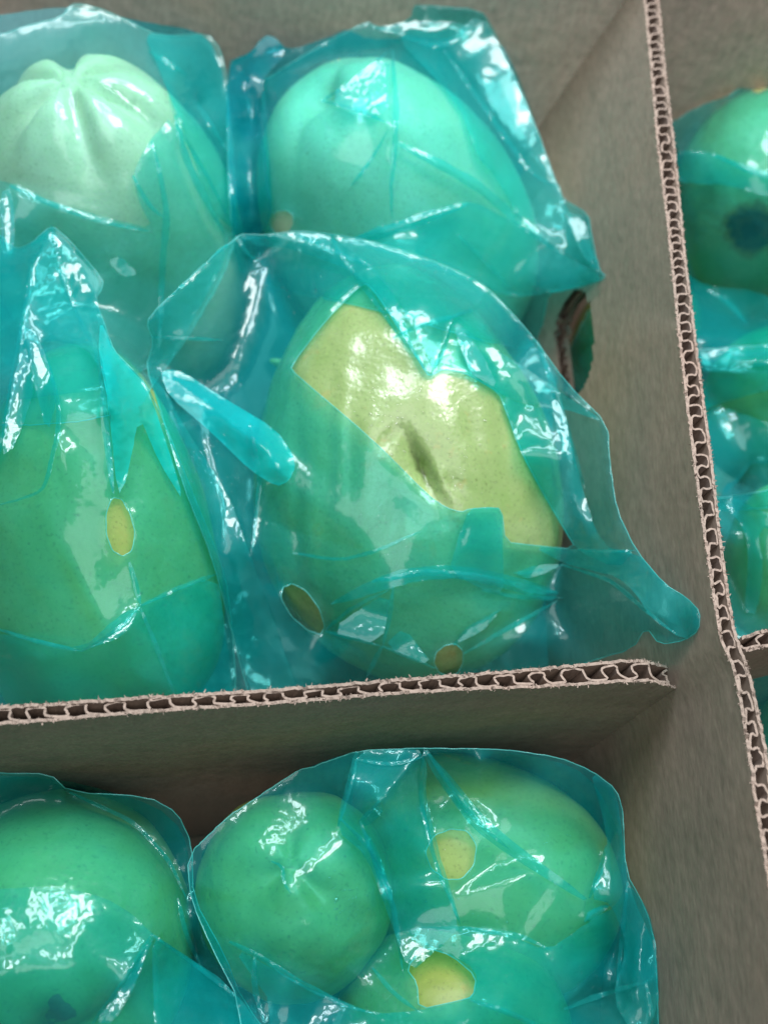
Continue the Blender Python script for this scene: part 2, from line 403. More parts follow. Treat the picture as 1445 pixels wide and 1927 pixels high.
def sidew(x0, x1, y0, y1): return [Vector(p) for p in ((x0,y0,ZB-T),(x1,y0,ZB-T),(x1,y1,ZB-T),(x0,y1,ZB-T),(x0,y0,0),(x1,y0,0),(x1,y1,0),(x0,y1,0))][::-1]
slab('side_wall', sidew(XL-T-.001, XL-.001, YF, wally(ZB)-.002), MATS['kraft'])
slab('side_wall', sidew(XR+.001, XR+T+.001, YF, wally(ZB)-.002), MATS['kraft'])

# ------------------------------------------------------------------ fruit
FRUITS = {}
GREEN = fruit_mat('pale_green_skin', (.25, .36, .095), (.21, .32, .075), (.31, .42, .14), warm=(.29, .32, .09))
GREEN2 = fruit_mat('mint_green_skin', (.58, .64, .44), (.53, .60, .39), (.65, .70, .52), sss=.5)
OLIVE = fruit_mat('yellow_green_skin', (.22, .29, .055), (.18, .25, .045), (.27, .34, .09), warm=(.42, .28, .06))
BARE = fruit_mat('wet_yellow_green_skin', (.26, .375, .145), (.205, .33, .10), (.32, .44, .20), wet=1.0, warm=(.40, .32, .10))
ROT = fruit_mat('spotted_green_skin', (.42, .46, .20), (.37, .41, .16), (.50, .54, .28), rot=(Vector((0, 0, 0)), .0125))
def fruit(key, label, px, py, z, a, b, L, adir, alpha, mat, lobes=0, lobe_a=.0, lobe_w=1.0, recess=0, tail=1.0, skew=0, pear=.0, dents=(), sub=6, rough=.012, seed=0, spine=None):
    """px,py: image centre; a,b: half widths in photo px; L: half length; adir: image direction of the pole (deg, 0=right, 90=up);
    alpha: tilt of the pole towards the camera (deg)"""
    t = depth_at(px, py, z); cen = at_depth(px, py, t); s = t/F
    ax = math.radians(adir); al = math.radians(alpha)
    fw = -cray(px, py).normalized(); rt = Vector((0, 1, 0)).cross(fw).normalized(); up = fw.cross(rt)
    pole = R @ (rt*math.cos(ax)*math.cos(al) + up*math.sin(ax)*math.cos(al) + fw*math.sin(al))
    u = R @ (rt*-math.sin(ax) + up*math.cos(ax)); v_ = pole.cross(u).normalized()
    bm = bmesh.new(); bmesh.ops.create_icosphere(bm, subdivisions=sub, radius=1)
    P = np.array([v.co[:] for v in bm.verts]); X, Y, Z = P.T
    th = np.arccos(np.clip(Z, -1, 1)); ph = np.arctan2(Y, X)
    k = 1+pear*Z
    rad = np.sin(th)**.92 if not lobes else np.sin(th)**.80
    e = np.ones_like(Z)
    if lobes:
        g = np.exp(-(th/lobe_w)**2)
        gr = np.abs(np.cos(ph*lobes/2+seed+.25*np.sin(ph*2+seed)))**5
        e = 1-lobe_a*g*gr
    az = np.where(Z > 0, np.abs(Z)**.9, -np.abs(Z)**.95*tail)
    xx = rad*np.cos(ph)*a*k*e; yy = rad*np.sin(ph)*b*k*e; zz = az*L*(1-(1-e)*.9)
    xx = xx*(1+skew*yy/b)
    Q = np.stack([xx, yy, zz], 1)
    for (dx, dy, wu, wv, rot, dep) in dents:      # dx,dy offsets (px) in the pole plane, groove of size wu x wv
        cr, sr = math.cos(math.radians(rot)), math.sin(math.radians(rot))
        du = (Q[:, 0]-dx)*cr+(Q[:, 1]-dy)*sr; dv = -(Q[:, 0]-dx)*sr+(Q[:, 1]-dy)*cr
        dep_ = dep*np.exp(-np.abs(du/wu)**2-np.abs(dv/wv)**1.3)*(P[:, 2] > 0)
        Q[:, 2] -= dep_
    Q[:, 2] -= recess*np.exp(-(th/.30)**2)
    nv = len(P); dn = np.zeros(nv)
    for i in range(nv):
        p = Vector(P[i])*1.0; 
        dn[i] = noise.noise(p*1.7+Vector((seed*7, 1, 2)))*1.6+noise.noise(p*4.2+Vector((seed, 5, 2)))*.7+noise.noise(p*11+Vector((seed, 9, 2)))*.25
    Q *= (1+rough*dn)[:, None]
    W = cen_np(cen)+s*(Q[:, :1]*np.array(u)+Q[:, 1:2]*np.array(v_)+Q[:, 2:]*np.array(pole))
    faces = [[v.index for v in f.verts] for f in bm.faces]; bm.free()
    root = bpy.data.objects.new('chayote', None)
    me = mesh('chayote', [Vector(x)-cen for x in W], faces)
    o = link('chayote', me, [mat]); o.location = cen
    tag(o, label, 'chayote', 'chayote fruit packed in the carton')
    FRUITS[key] = (o, cen, s)
    add_support(W, faces)
    return o, W, faces
def cen_np(c): return np.array(c)[None, :]
fruit('A', 'pale mint chayote with deep lobes at its end, in the top left bag', 212, 420, -.082, 236, 220, 318, 107, 40, GREEN2, lobes=6, lobe_a=.13, lobe_w=.85, recess=10, tail=1.35, pear=-.14, rough=.012, seed=2)
fruit('B', 'smooth pale green chayote in the bag against the far wall, right of the lobed one', 748, 425, -.085, 238, 240, 330, 122, 38, GREEN2, pear=-.12, dents=((0,0,40,40,0,38),(0,0,120,16,40,14)), rough=.012, seed=3)
fruit('C', 'pear shaped green chayote in the left bag with an oval vent hole', 183, 1035, -.075, 222, 215, 380, 96, 12, GREEN, pear=-.22, rough=.016, seed=5)
Do, DW, DFc = fruit('D', 'bare wet yellow green chayote with a puckered crease, showing through the torn open bag', 762, 893, -.080, 280, 388, 262, 98, 82, BARE, skew=.12, pear=0, dents=((-30,30,7,40,18,40),(-75,60,6,26,60,9),(20,-30,6,34,-50,9),(-10,100,6,30,-20,8),(80,-60,8,60,-10,6),(120,40,9,80,-8,7),(-28,26,30,50,20,22),(-54,40,14,44,20,-12),(10,90,50,22,50,10),(90,40,14,150,-12,7),(140,80,12,170,-10,8),(190,60,14,160,-8,9),(40,150,12,120,-16,7),(-140,120,14,140,6,7),(-120,-60,24,110,10,6),(-170,60,18,140,0,7)), rough=.020, seed=8)
fruit('E', 'large dull green chayote in the bottom left corner with a brown blossom dimple', 98, 1768, -.092, 262, 258, 275, 266, 52, GREEN, lobes=2, lobe_a=.16, dents=((0,0,55,22,90,60),), rough=.014, seed=6)
fruit('F1', 'small round chayote at the left of the crumpled lower bag', 556, 1682, -.083, 184, 188, 195, 100, 75, GREEN, lobes=3, lobe_a=.14, rough=.02, seed=9)
fruit('F2', 'chayote at the upper right of the crumpled lower bag, under a round vent hole', 900, 1640, -.094, 205, 190, 270, 158, 8, GREEN, pear=-.08, rough=.012, seed=10)
fruit('F3', 'yellow green chayote at the bottom edge, bare through a wide gap in the film', 850, 1955, -.092, 225, 200, 215, 90, 60, OLIVE, rough=.012, seed=11, sub=5)
Go, GW, GF = fruit('G', 'chayote with a dark rotten patch, right of the long divider', 1442, 385, -.072, 178, 195, 215, 80, 40, ROT, pear=-.05, rough=.02, seed=12)
fruit('H', 'chayote in the middle bag right of the long divider', 1470, 770, -.085, 150, 140, 160, 60, 30, GREEN, rough=.02, seed=13, sub=5)
fruit('I', 'narrow chayote in the lower bag right of the long divider, above the torn stub', 1450, 1060, -.075, 88, 88, 150, 80, 20, GREEN, rough=.02, seed=14, sub=5)
fruit('J', 'chayote in the bag below the torn stub at the right edge', 1560, 1420, -.070, 150, 150, 160, 80, 30, GREEN, rough=.02, seed=15, sub=5)
fruit('K', 'dark green chayote low behind the hand hole', 1190, 640, -.125, 110, 120, 140, 60, 20, GREEN, rough=.02, seed=16, sub=5)
# rotten patch centre, in that fruit's own space
th_ = hit(1412, 430, [SUPPORT[-5]]) 
for n_ in ROT.node_tree.nodes:
    if n_.type == 'VECT_MATH': n_.inputs[1].default_value = at_depth(1412, 432, hit(1412, 432) or .3)-Go.location
# thorn like stub at the left shoulder of the bare fruit
def cone(name, root, p0, p1, r0, r1, mat, seg=14):
    v = []; f = []; d = (p1-p0); u = d.cross(Vector((0, 0, 1))).normalized(); w_ = d.normalized().cross(u)
    for j in range(7):
        t = j/6; r = r0+(r1-r0)*t**.7; c = p0+d*t
        if j == 6: r *= .5
        for i in range(seg): a = 2*math.pi*i/seg; v.append(c+u*r*math.cos(a)*(1+.12*math.sin(3*a))+w_*r*math.sin(a))
    for j in range(6):
        for i in range(seg): f.append([j*seg+i, j*seg+(i+1) % seg, (j+1)*seg+(i+1) % seg, (j+1)*seg+i])
    f.append([6*seg+i for i in range(seg)])
    o = link(name, mesh(name, [x-root.location for x in v], f), [mat], root); return o
tt = depth_at(560, 690, -.078)
cone('stub', Do, at_depth(572, 695, tt), at_depth(508, 678, tt-.004), .0034, .0012, BARE)
# brown blossom scar of the big fruit at the bottom left
Eo = FRUITS['E'][0]
BROWN = fruit_mat('brown_scar_skin', (.16, .12, .08), (.08, .05, .03), (.30, .24, .18), sss=0)
def scar(px, py, r, root):
    v = []; f = []; n = 20
    for k in range(5):
        for i in range(n):
            a = 2*math.pi*i/n; rr = r*k/4*(1+.25*math.sin(a*3+1)+.1*math.sin(a*7)); x = px+rr*math.cos(a); y = py+rr*math.sin(a)
            t = hit(x, y) - .0006*(1-k/4)-.0002; v.append(at_depth(x, y, t)-root.location)
    for k in range(4):
        for i in range(n): f.append([k*n+i, k*n+(i+1) % n, (k+1)*n+(i+1) % n, (k+1)*n+i])
    link('blossom_scar', mesh('scar', v, f), [BROWN], root)
scar(112, 1902, 26, Eo)

# ------------------------------------------------------------------ film
def inside(poly, X, Y):
    c = np.zeros(len(X), bool); n = len(poly)
    for i in range(n):
        x1, y1 = poly[i]; x2, y2 = poly[(i+1) % n]
        m = ((y1 > Y) != (y2 > Y))
        with np.errstate(divide='ignore', invalid='ignore'):
            xi = (x2-x1)*(Y-y1)/(y2-y1+1e-12)+x1
        c ^= m & (X < xi)
    return c
def dens(pl, step, closed=False, jit=0.0):
    out = []; n = len(pl); seg = n if closed else n-1
    for i in range(seg):
        a = pl[i]; b = pl[(i+1) % n]; d = math.hypot(b[0]-a[0], b[1]-a[1]); k = max(1, int(d/step))
        for j in range(k):
            t = j/k; out.append(tuple(a[q]+(b[q]-a[q])*t for q in range(len(a))))
    if not closed: out.append(tuple(pl[-1]))
    return out
def rounded(pl, it=2):
    for _ in range(it):
        n = len(pl); o = []
        for i in range(n):
            a = pl[i]; b = pl[(i+1) % n]
            o.append(tuple(a[q]*.8+b[q]*.2 for q in range(len(a)))); o.append(tuple(a[q]*.2+b[q]*.8 for q in range(len(a))))
        pl = o
    return pl
def sheet(bag, outline, creases=(), holes=(), mat='film', name='film', step=6.0, dflt=1.0, iters=25, back=False, wr=.0019, edge=None,
          clear=.0010, seed=0, round_=1, spt=True, soft=1):
    """one layer of plastic film; points are (photo x, photo y, v): v < 0 is a height in mm, v >= 0 is mm above what lies below"""
    def q_of(p):
        v = p[2] if len(p) > 2 else dflt
        if v < 0: return 1/depth_at(p[0], p[1], v/1000)
        t = hit(p[0], p[1])
        if t is None: t = depth_at(p[0], p[1], -.10)
        t = min(t, depth_at(p[0], p[1], -.13))
        return 1/(t-v/1000-.0003)
    out3 = [(p[0], p[1], q_of(p)) for p in outline]
    cr3 = [[(p[0], p[1], q_of(p)) for p in c] for c in creases]
    out3 = rounded(out3, round_) if round_ else out3
    # coarse surface
    V = [(p[0], p[1]) for p in out3]; Q = [p[2] for p in out3]; n = len(V)
    E = [(i, (i+1) % n) for i in range(n)]
    for c in cr3:
        b = len(V); V += [(p[0], p[1]) for p in c]; Q += [p[2] for p in c]; E += [(b+i, b+i+1) for i in range(len(c)-1)]
    cv_, ce, cfc, ov, oe, of = delaunay_2d_cdt([Vector(v) for v in V], E, [], 0, 1e-5)
    cq = []
    for i, o in enumerate(ov):
        if o: cq.append(Q[o[0]])
        else:
            d = [(cv_[i].x-v[0])**2+(cv_[i].y-v[1])**2 for v in V]; j = sorted(range(len(d)), key=lambda k: d[k])[:2]
            w0, w1 = 1/math.sqrt(d[j[0]]+1), 1/math.sqrt(d[j[1]]+1); cq.append((Q[j[0]]*w0+Q[j[1]]*w1)/(w0+w1))
    # fine points
    poly = [(p[0], p[1]) for p in out3]
    ob = dens(poly, step, True)
    lr = random.Random(seed+11)
    ragged = []
    for i, p in enumerate(ob):
        w1 = .8*noise.noise(Vector((p[0]*.05, p[1]*.05, seed)))+.5*noise.noise(Vector((p[0]*.25, p[1]*.25, seed+3)))
        ragged.append((p[0]+w1*1.4, p[1]+w1*1.4))
    ob = ragged; poly2 = ob
    FV = list(ob); FE_ = [(i, (i+1) % len(ob)) for i in range(len(ob))]; nb = len(ob)
    hp = []
    for h in holes:
        if isinstance(h, tuple) and len(h) == 5 and not isinstance(h[0], tuple):
            cx, cy_, rx, ry, ro = h; c_, s_ = math.cos(math.radians(ro)), math.sin(math.radians(ro)); m = max(24, int((rx+ry)*1.2)); pl = []
            for i in range(m):
                a = 2*math.pi*i/m; k = 1+.05*math.sin(2*a+cx)+.04*math.sin(3*a+cy_)+.02*math.sin(9*a)
                x, y = rx*k*math.cos(a), ry*k*math.sin(a); pl.append((cx+x*c_-y*s_, cy_+x*s_+y*c_))
        else: pl = dens(rounded([tuple(p) for p in h], 1), 5, True)
        hp.append(pl); b = len(FV); FV += pl; FE_ += [(b+i, b+(i+1) % len(pl)) for i in range(len(pl))]
    cst = len(FV)
    for c in cr3:
        d = [(p[0], p[1]) for p in dens([(p[0], p[1]) for p in c], step*.8)]
        X = np.array([p[0] for p in d]); Y = np.array([p[1] for p in d]); ok = inside(poly2, X, Y)
        prev = None
        for i, p in enumerate(d):
            if ok[i]:
                FV.append(p)
                if prev is not None: FE_.append((prev, len(FV)-1))
                prev = len(FV)-1
            else: prev = None
    cend = len(FV)
    xs = [p[0] for p in poly2]; ys = [p[1] for p in poly2]
    gx = np.arange(min(xs), max(xs), step); gy = np.arange(min(ys), max(ys), step*.87)
    GX, GY = np.meshgrid(gx, gy); GX = GX+(np.arange(len(gy)) % 2*step*.5)[:, None]
    GX = GX.ravel()+nrg.uniform(-.22, .22, GX.size)*step; GY = GY.ravel()+nrg.uniform(-.22, .22, GY.size)*step
    ok = inside(poly2, GX, GY)
    GX, GY = GX[ok], GY[ok]
    FV += list(zip(GX.tolist(), GY.tolist()))
    vv, ee, ffc, ov2, _, _ = delaunay_2d_cdt([Vector(v) for v in FV], FE_, [], 0, 1e-4)
    VX = np.array([v.x for v in vv]); VY = np.array([v.y for v in vv]); T_ = np.array([f for f in ffc if len(f) == 3])
    mx = VX[T_].mean(1); my = VY[T_].mean(1); keep = inside(poly2, mx, my)
    for pl in hp: keep &= ~inside(pl, mx, my)
    T_ = T_[keep]
    fixed = np.zeros(len(vv), bool)
    for i, o in enumerate(ov2):
        if o and (min(o) < nb or cst <= min(o) < cend): fixed[i] = True
        if any(cst <= k < cend for k in o): fixed[i] = True
    # interpolate coarse q
    q = np.full(len(vv), np.nan)
    CVx = [v.x for v in cv_]; CVy = [v.y for v in cv_]
    for f in cfc:
        if len(f) != 3: continue
        a, b, c = f; x0, y0 = CVx[a], CVy[a]; x1, y1 = CVx[b]-x0, CVy[b]-y0; x2, y2 = CVx[c]-x0, CVy[c]-y0
        D = x1*y2-x2*y1
        if abs(D) < 1e-9: continue
        ux = ((VX-x0)*y2-x2*(VY-y0))/D; vx = (x1*(VY-y0)-(VX-x0)*y1)/D
        m = (ux >= -1e-3) & (vx >= -1e-3) & (ux+vx <= 1.001) & np.isnan(q)
        q[m] = cq[a]+ux[m]*(cq[b]-cq[a])+vx[m]*(cq[c]-cq[a])
    bad = np.where(np.isnan(q))[0]
    if len(bad):
        gi = np.where(~np.isnan(q))[0]
        for i in bad:
            j = gi[np.argmin((VX[gi]-VX[i])**2+(VY[gi]-VY[i])**2)]; q[i] = q[j]
    used = np.zeros(len(vv), bool); used[T_.ravel()] = True
    S = np.zeros(len(vv)); 
    for i in np.where(used)[0]:
        if back:
            t = hit(VX[i], VY[i], last=True, trees=FR_TREES); S[i] = 1/(t+.0015) if t else 1e9
        else:
            t = hit(VX[i], VY[i]); S[i] = 1/(t-clear) if t else 0
    if not back and hp:      # cut edges stand a little off the fruit
        for pl in hp:
            A_ = np.array(pl)
            for i in np.where(used & (S > 0))[0]:
                dd = np.sqrt(((A_[:, 0]-VX[i])**2+(A_[:, 1]-VY[i])**2).min())
                if dd < 26: S[i] = 1/(1/S[i]-.0022*(1-dd/26)**1.3*(.6+.5*noise.noise(Vector((VX[i]*.02, VY[i]*.02, 3)))))
    ed = np.concatenate([T_[:, [0, 1]], T_[:, [1, 2]], T_[:, [2, 0]]]); ed = np.concatenate([ed, ed[:, ::-1]])
    cnt = np.bincount(ed[:, 0], minlength=len(vv)).astype(float); cnt[cnt == 0] = 1
    def lap(q): return np.bincount(ed[:, 0], weights=q[ed[:, 1]], minlength=len(vv))/cnt
    if back: pass
    else:
        for _ in range(1):
            S2 = S.copy(); np.maximum.at(S2, ed[:, 0], S[ed[:, 1]]*.9995); S = S2
    lim = (lambda q: np.minimum(q, S)) if back else (lambda q: np.maximum(q, S))
    q = lim(q)
    for k in range(iters):
        nq = lap(q); q = np.where(fixed | ~used, q, nq); q = lim(q)
    # wrinkles
    if wr:
        wn = facets(VX, VY, seed, 105, 1.0)+facets(VX, VY, seed+50, 52, .30)
        d = 1/q; d = d-wr*np.clip(wn, -1, 2.0); q = lim(1/d)
    q0 = q.copy()
    for k in range(soft):
        q = np.where(used, .5*q+.5*lap(q), q); q = lim(q)
    if not back:
        for k in range(6): q = np.where(used, .4*q+.6*lap(q), q)
    W = [at_depth(VX[i], VY[i], 1/q[i]) if used[i] else CAM for i in range(len(vv))]
    idx = -np.ones(len(vv), int); ui = np.where(used)[0]; idx[ui] = np.arange(len(ui))
    Wu = [W[i] for i in ui]; Tn = [tuple(int(idx[k]) for k in t)[::-1] for t in T_]
    # orientation: normals toward the camera
    me = mesh(name, [p-bag.location for p in Wu], Tn)
    o = link(name, me, [MATS[mat]], bag)
    if not back and spt: add_support(Wu, Tn)
    if edge is None: edge = name == 'film'
    if edge:      # thin bead where the film is cut: rim and holes
        ec = {}
        for t in Tn:
            for a, b in ((t[0], t[1]), (t[1], t[2]), (t[2], t[0])):
                k = (min(a, b), max(a, b)); ec[k] = ec.get(k, 0)+1
        v = []; f = []; r = .00015
        for (a, b), c in ec.items():
            if c != 1: continue
            p, s_ = Wu[a], Wu[b]; d = (s_-p)
            if d.length < 1e-7: continue
            vd = (p-CAM).normalized(); n1 = d.cross(vd).normalized()*r; n2 = vd*r
            k = len(v); v += [p+n1, p-n2, p-n1, s_+n1, s_-n2, s_-n1]; f += [(k, k+3, k+4, k+1), (k+1, k+4, k+5, k+2)]
        if v: link('film_edge', mesh('edge', [x-bag.location for x in v], f), [MATS['edge']], bag)['kind'] = 'stuff'
    return o
def facets(VX, VY, seed, size, amp):
    """crumpled film: heights on a random triangulation, stretched along one direction, so creases stay straight and sharp"""
    r = random.Random(seed*17+3); a = r.uniform(0, math.pi); ca, sa = math.cos(a), math.sin(a); st = 2.3
    U = (VX*ca+VY*sa)/st; W_ = (-VX*sa+VY*ca); u0, u1, w0, w1 = U.min()-size, U.max()+size, W_.min()-size, W_.max()+size
    n = int((u1-u0)*(w1-w0)/size**2)+8
    P = [Vector((u0, w0)), Vector((u1, w0)), Vector((u1, w1)), Vector((u0, w1))]+[Vector((r.uniform(u0, u1), r.uniform(w0, w1))) for _ in range(n)]
    h = [r.gauss(0, 1)*amp for _ in P]
    v, e, f, ov, _, _ = delaunay_2d_cdt(P, [], [], 0, 1e-5)
    hh = [h[o[0]] if o else 0 for o in ov]; out = np.zeros(len(VX)); done = np.zeros(len(VX), bool)
    for t in f:
        if len(t) != 3: continue
        x0, y0 = v[t[0]]; x1, y1 = v[t[1]].x-x0, v[t[1]].y-y0; x2, y2 = v[t[2]].x-x0, v[t[2]].y-y0; D = x1*y2-x2*y1
        if abs(D) < 1e-9: continue
        uu = ((U-x0)*y2-x2*(W_-y0))/D; ww = (x1*(W_-y0)-(U-x0)*y1)/D; m = (uu >= 0) & (ww >= 0) & (uu+ww <= 1) & ~done
        out[m] = hh[t[0]]+uu[m]*(hh[t[1]]-hh[t[0]])+ww[m]*(hh[t[2]]-hh[t[0]]); done |= m
    return out
FR_TREES = []
def bag(label, px, py, z):
    return empty('plastic_bag', label, 'plastic bag', tuple(unproj(px, py, z)), 'teal plastic bags around the fruit')
def pleat(b, pts, w=9, h=1.7, mat='film', seed=60):
    """a narrow gathered fold: the film doubled along a line, standing up as a soft ridge"""
    d = dens([tuple(p[:2]) for p in pts], 14)
    for _ in range(3): d = [d[0]]+[tuple((a[q]+2*m[q]+c[q])/4 for q in (0, 1)) for a, m, c in zip(d, d[1:], d[2:])]+[d[-1]]
    n = len(d); Lf = []; Rt = []; mid = []
    for i, p in enumerate(d):
        a = d[max(0, i-1)]; c = d[min(n-1, i+1)]; tx, ty = c[0]-a[0], c[1]-a[1]; l = math.hypot(tx, ty)+1e-6
        t = i/(n-1); k = w*.5*(math.sin(math.pi*min(1, .06+t*.94))**.6)*(1+.3*noise.noise(Vector((p[0]*.03, p[1]*.03, seed))))+.4
        Lf.append((p[0]-ty/l*k, p[1]+tx/l*k, .15)); Rt.append((p[0]+ty/l*k, p[1]-tx/l*k, .15)); mid.append((p[0], p[1], h))
    sheet(b, Lf+Rt[::-1], creases=[mid[1:-1]] if n > 4 else [], mat=mat, name='film_pleat', seed=seed, wr=0, step=3.2, iters=3, round_=0, spt=False, soft=1, clear=.0003)
LAMPS = [Vector((0.30, 0.48, 0.85)), Vector((-0.30, 0.58, 0.95)), Vector((0.02, 0.85, 0.9))]
def facet(b, pts, lift=2.5, seed=0, k=.92, mat='film'):
    """a taut flat facet pulled off the film below, tilted so that it catches one of the hall lamps"""
    n = len(pts); cx = sum(p[0] for p in pts)/n; cy_ = sum(p[1] for p in pts)/n
    t0 = hit(cx, cy_)
    if t0 is None: return
    c = at_depth(cx, cy_, t0-lift/1000); vd = (CAM-c).normalized()
    hv = max(((vd+(l-c).normalized()).normalized() for l in LAMPS), key=lambda h: h.dot(vd)); nn = vd.lerp(hv, k).normalized()
    out = []
    for p in pts:
        d = R @ cray(*p); t = (c-CAM).dot(nn)/d.dot(nn); out.append((p[0], p[1], (CAM+d*t).z*1000))
    out = [(x, y, min(z, -.5)) for x, y, z in out]
    sheet(b, out, mat=mat, name='film_facet', seed=seed, wr=.00035, step=4.5, iters=2, round_=1, spt=False, soft=1, clear=.0004)
def backsheet(b, outline, mat='film_back', seed=0, z=-128):
    sheet(b, outline, mat=mat, name='film_back', back=True, step=11, iters=6, wr=.0012, edge=False, seed=seed, dflt=z, round_=2)
drop_m = bpy.data.materials.new('water'); _nt, _o, _N = nodes(drop_m)
_g = _N('MixShader', Fac=.16); _t = _N('BsdfTransparent'); _s = _N('BsdfGlossy', Roughness=.06)
_nt.links.new(_t.outputs[0], _g.inputs[1]); _nt.links.new(_s.outputs[0], _g.inputs[2]); _nt.links.new(_g.outputs[0], _o.inputs[0])
def droplets(root, spots, seed):
    """beads of water; spots = (x, y, rx, ry, count, radius mm) in photo px, resting on whatever is on top there"""
    r_ = random.Random(seed); v = []; f = []
    bm = bmesh.new(); bmesh.ops.create_icosphere(bm, subdivisions=1, radius=1); bv = [w_.co.copy() for w_ in bm.verts]; bf = [[w_.index for w_ in q.verts] for q in bm.faces]; bm.free()
    for (x, y, rx, ry, n, rad) in spots:
        for _ in range(n):
            px, py = x+r_.gauss(0, .5)*rx, y+r_.gauss(0, .5)*ry; d = (R @ cray(px, py)).normalized(); best = None
            for t in SUPPORT:
                if t in HIDE: continue
                h = t.ray_cast(CAM, d)
                if h[0] is not None and (best is None or h[3] < best[3]): best = h
            if best is None: continue
            nn = best[1] if best[1].dot(d) < 0 else -best[1]
            rr = rad/1000*r_.lognormvariate(0, .45); e1 = nn.orthogonal().normalized(); e2 = nn.cross(e1); k = len(v)
            s1, s2 = r_.uniform(.8, 1.3), r_.uniform(.8, 1.2)
            v += [best[0]+(e1*c.x*s1+e2*c.y*s2+nn*c.z*.45)*rr-root.location for c in bv]; f += [[k+i for i in q] for q in bf]
    o = link('water_droplets', mesh('droplets', v, f), [drop_m], root); o['kind'] = 'stuff'
droplets(Do, [(700, 740, 70, 70, 70, .22), (790, 720, 90, 60, 90, .20), (870, 860, 60, 120, 110, .20), (730, 800, 60, 60, 60, .24), (850, 930, 60, 30, 40, .2), (640, 640, 80, 80, 40, .18)], 3)
FR_TREES = [t for t in SUPPORT[2:]]
# ------------------------------------------------------------------ the bags, lowest first
# ---- bag A: top left
b = bag('teal plastic bag over the lobed pale chayote at the top left', 200, 400, -.14)
backsheet(b, [(-190,60,-40),(135,6,-34),(240,36,-36),(390,60,-50),(425,140,-70),(445,440,-100),(300,740,-125),(-190,780,-125)], seed=1)
sheet(b, [(-190,85,-34),(0,67,-32),(60,46,-30),(115,33,-28),(135,8,-26),(160,8,-26),(200,20,-28),(240,38,-30),(300,68,-34),(390,62,-46),(415,92,-48),(426,140,-52),(432,220,-56),(442,320,-64),(446,440,-72),(420,520,-74),(350,640,-80),(290,720,-84),(260,770,-88),(120,800,-90),(-190,800,-90)],
  creases=[[(230,40,-30),(275,75,-30),(330,230,2),(385,380,2),(442,440,-70)], [(278,98,-30),(330,125,-30),(365,150,-42)], [(370,190,-52),(405,240,-50),(430,290,-56)],
           [(-40,325,2),(20,350,4),(100,386,4),(210,420,3),(288,437,1)], [(285,265,1),(302,330,3),(315,400,2),(306,500,3),(300,660,3)], [(330,215,1),(350,300,2),(420,440,3)],
           [(200,490,1),(225,480,5),(240,520,2),(260,515,1)]], mat='film_milky', seed=1)
sheet(b, [(-190,318),(20,340),(100,380),(210,412),(288,430),(262,380),(250,330),(268,290),(285,262),(325,215),(400,400,2),(446,450,-70),(300,720,-82),(-190,780,-86)],
  creases=[[(-40,345,2),(20,358,5),(100,395,4),(210,432,4),(285,437,1)], [(10,360,3),(22,420,5),(25,470,1)], [(130,485,1),(210,480,6),(235,500,2)]], mat='film_pale', name='film_fold', seed=2)
sheet(b, [(270,62,-32),(330,68,-38),(390,64,-44),(424,140,-50),(440,320,-62),(444,436,-70),(400,400,3),(350,260,2),(300,130,-34)],
  creases=[[(280,95,-26),(330,128,-28),(362,148,-38)], [(345,175,-30),(375,160,-42)], [(368,190,-50),(400,235,-46),(430,290,-54)], [(380,330,-60),(430,440,-68)]], name='film_fold', seed=3)
for P_, w_ in (([(286,265),(302,330),(315,400),(306,500),(300,660)],12),([(330,215),(350,300),(390,380),(425,445)],14),([(20,350),(100,386),(210,422),(287,436)],9),([(250,330),(285,395),(310,410)],8),([(368,190),(400,238),(430,290)],10),([(280,97),(330,126),(362,148)],9),([(330,230),(390,330),(440,430)],7)): pleat(b, P_, w_)
facet(b, [(0,362),(24,352),(30,470),(5,492)], seed=80)
facet(b, [(203,492),(226,480),(262,516),(232,522)], seed=81)
# ---- bag B: top middle
b = bag('teal plastic bag around the smooth chayote, its corner pointing at the long divider', 750, 400, -.14)
backsheet(b, [(425,118,-52),(470,100,-50),(498,66,-46),(518,70,-46),(545,98,-50),(700,36,-40),(790,6,-34),(905,16,-34),(960,110,-40),(1008,230,-60),(1012,300,-90),(1050,560,-120),(1000,660,-125),(700,620,-128),(430,520,-120)], seed=4)
sheet(b, [(430,125,-62),(486,158,-56),(590,92,-44),(690,40,-36),(706,50,-36),(735,52,-36),(772,36,-34),(780,12,-30),(790,9,-30),(905,18,-30),(930,60,-32),(1005,230,-44),(1046,345,-52),(1052,350,-52),(1058,375,-54),(1106,402,-50),(1112,440,-50),(1126,508,-50),(1143,522,-48),(1064,546,-60),(1030,552,-66),(1024,600,-86),(1000,660,-100),(900,640,-100),(700,580,-95),(500,540,-95),(440,500,-90),(428,300,-84)],
  creases=[[(486,158,-56),(600,110,-44),(735,90,-36)], [(735,90,-36),(605,190,6),(730,230,7),(735,90,-36)], [(738,230,6),(733,300,5),(735,410,2)], [(750,270,1),(830,310,4),(900,350,4),(980,425,3),(1060,480,-60),(1143,522,-48)],
           [(700,52,-36),(760,60,-34),(830,90,-34),(910,48,-29)], [(735,60,-36),(830,90,-34),(880,160,-38),(960,260,-48),(1046,345,-52)], [(640,455,1),(700,440,3),(790,400,3),(890,380,2)],
           [(485,160,-56),(492,260,-70),(515,380,1),(512,430,1)], [(660,360,1),(735,240,6)]], holes=[(530,418,22,24,0)], seed=5)
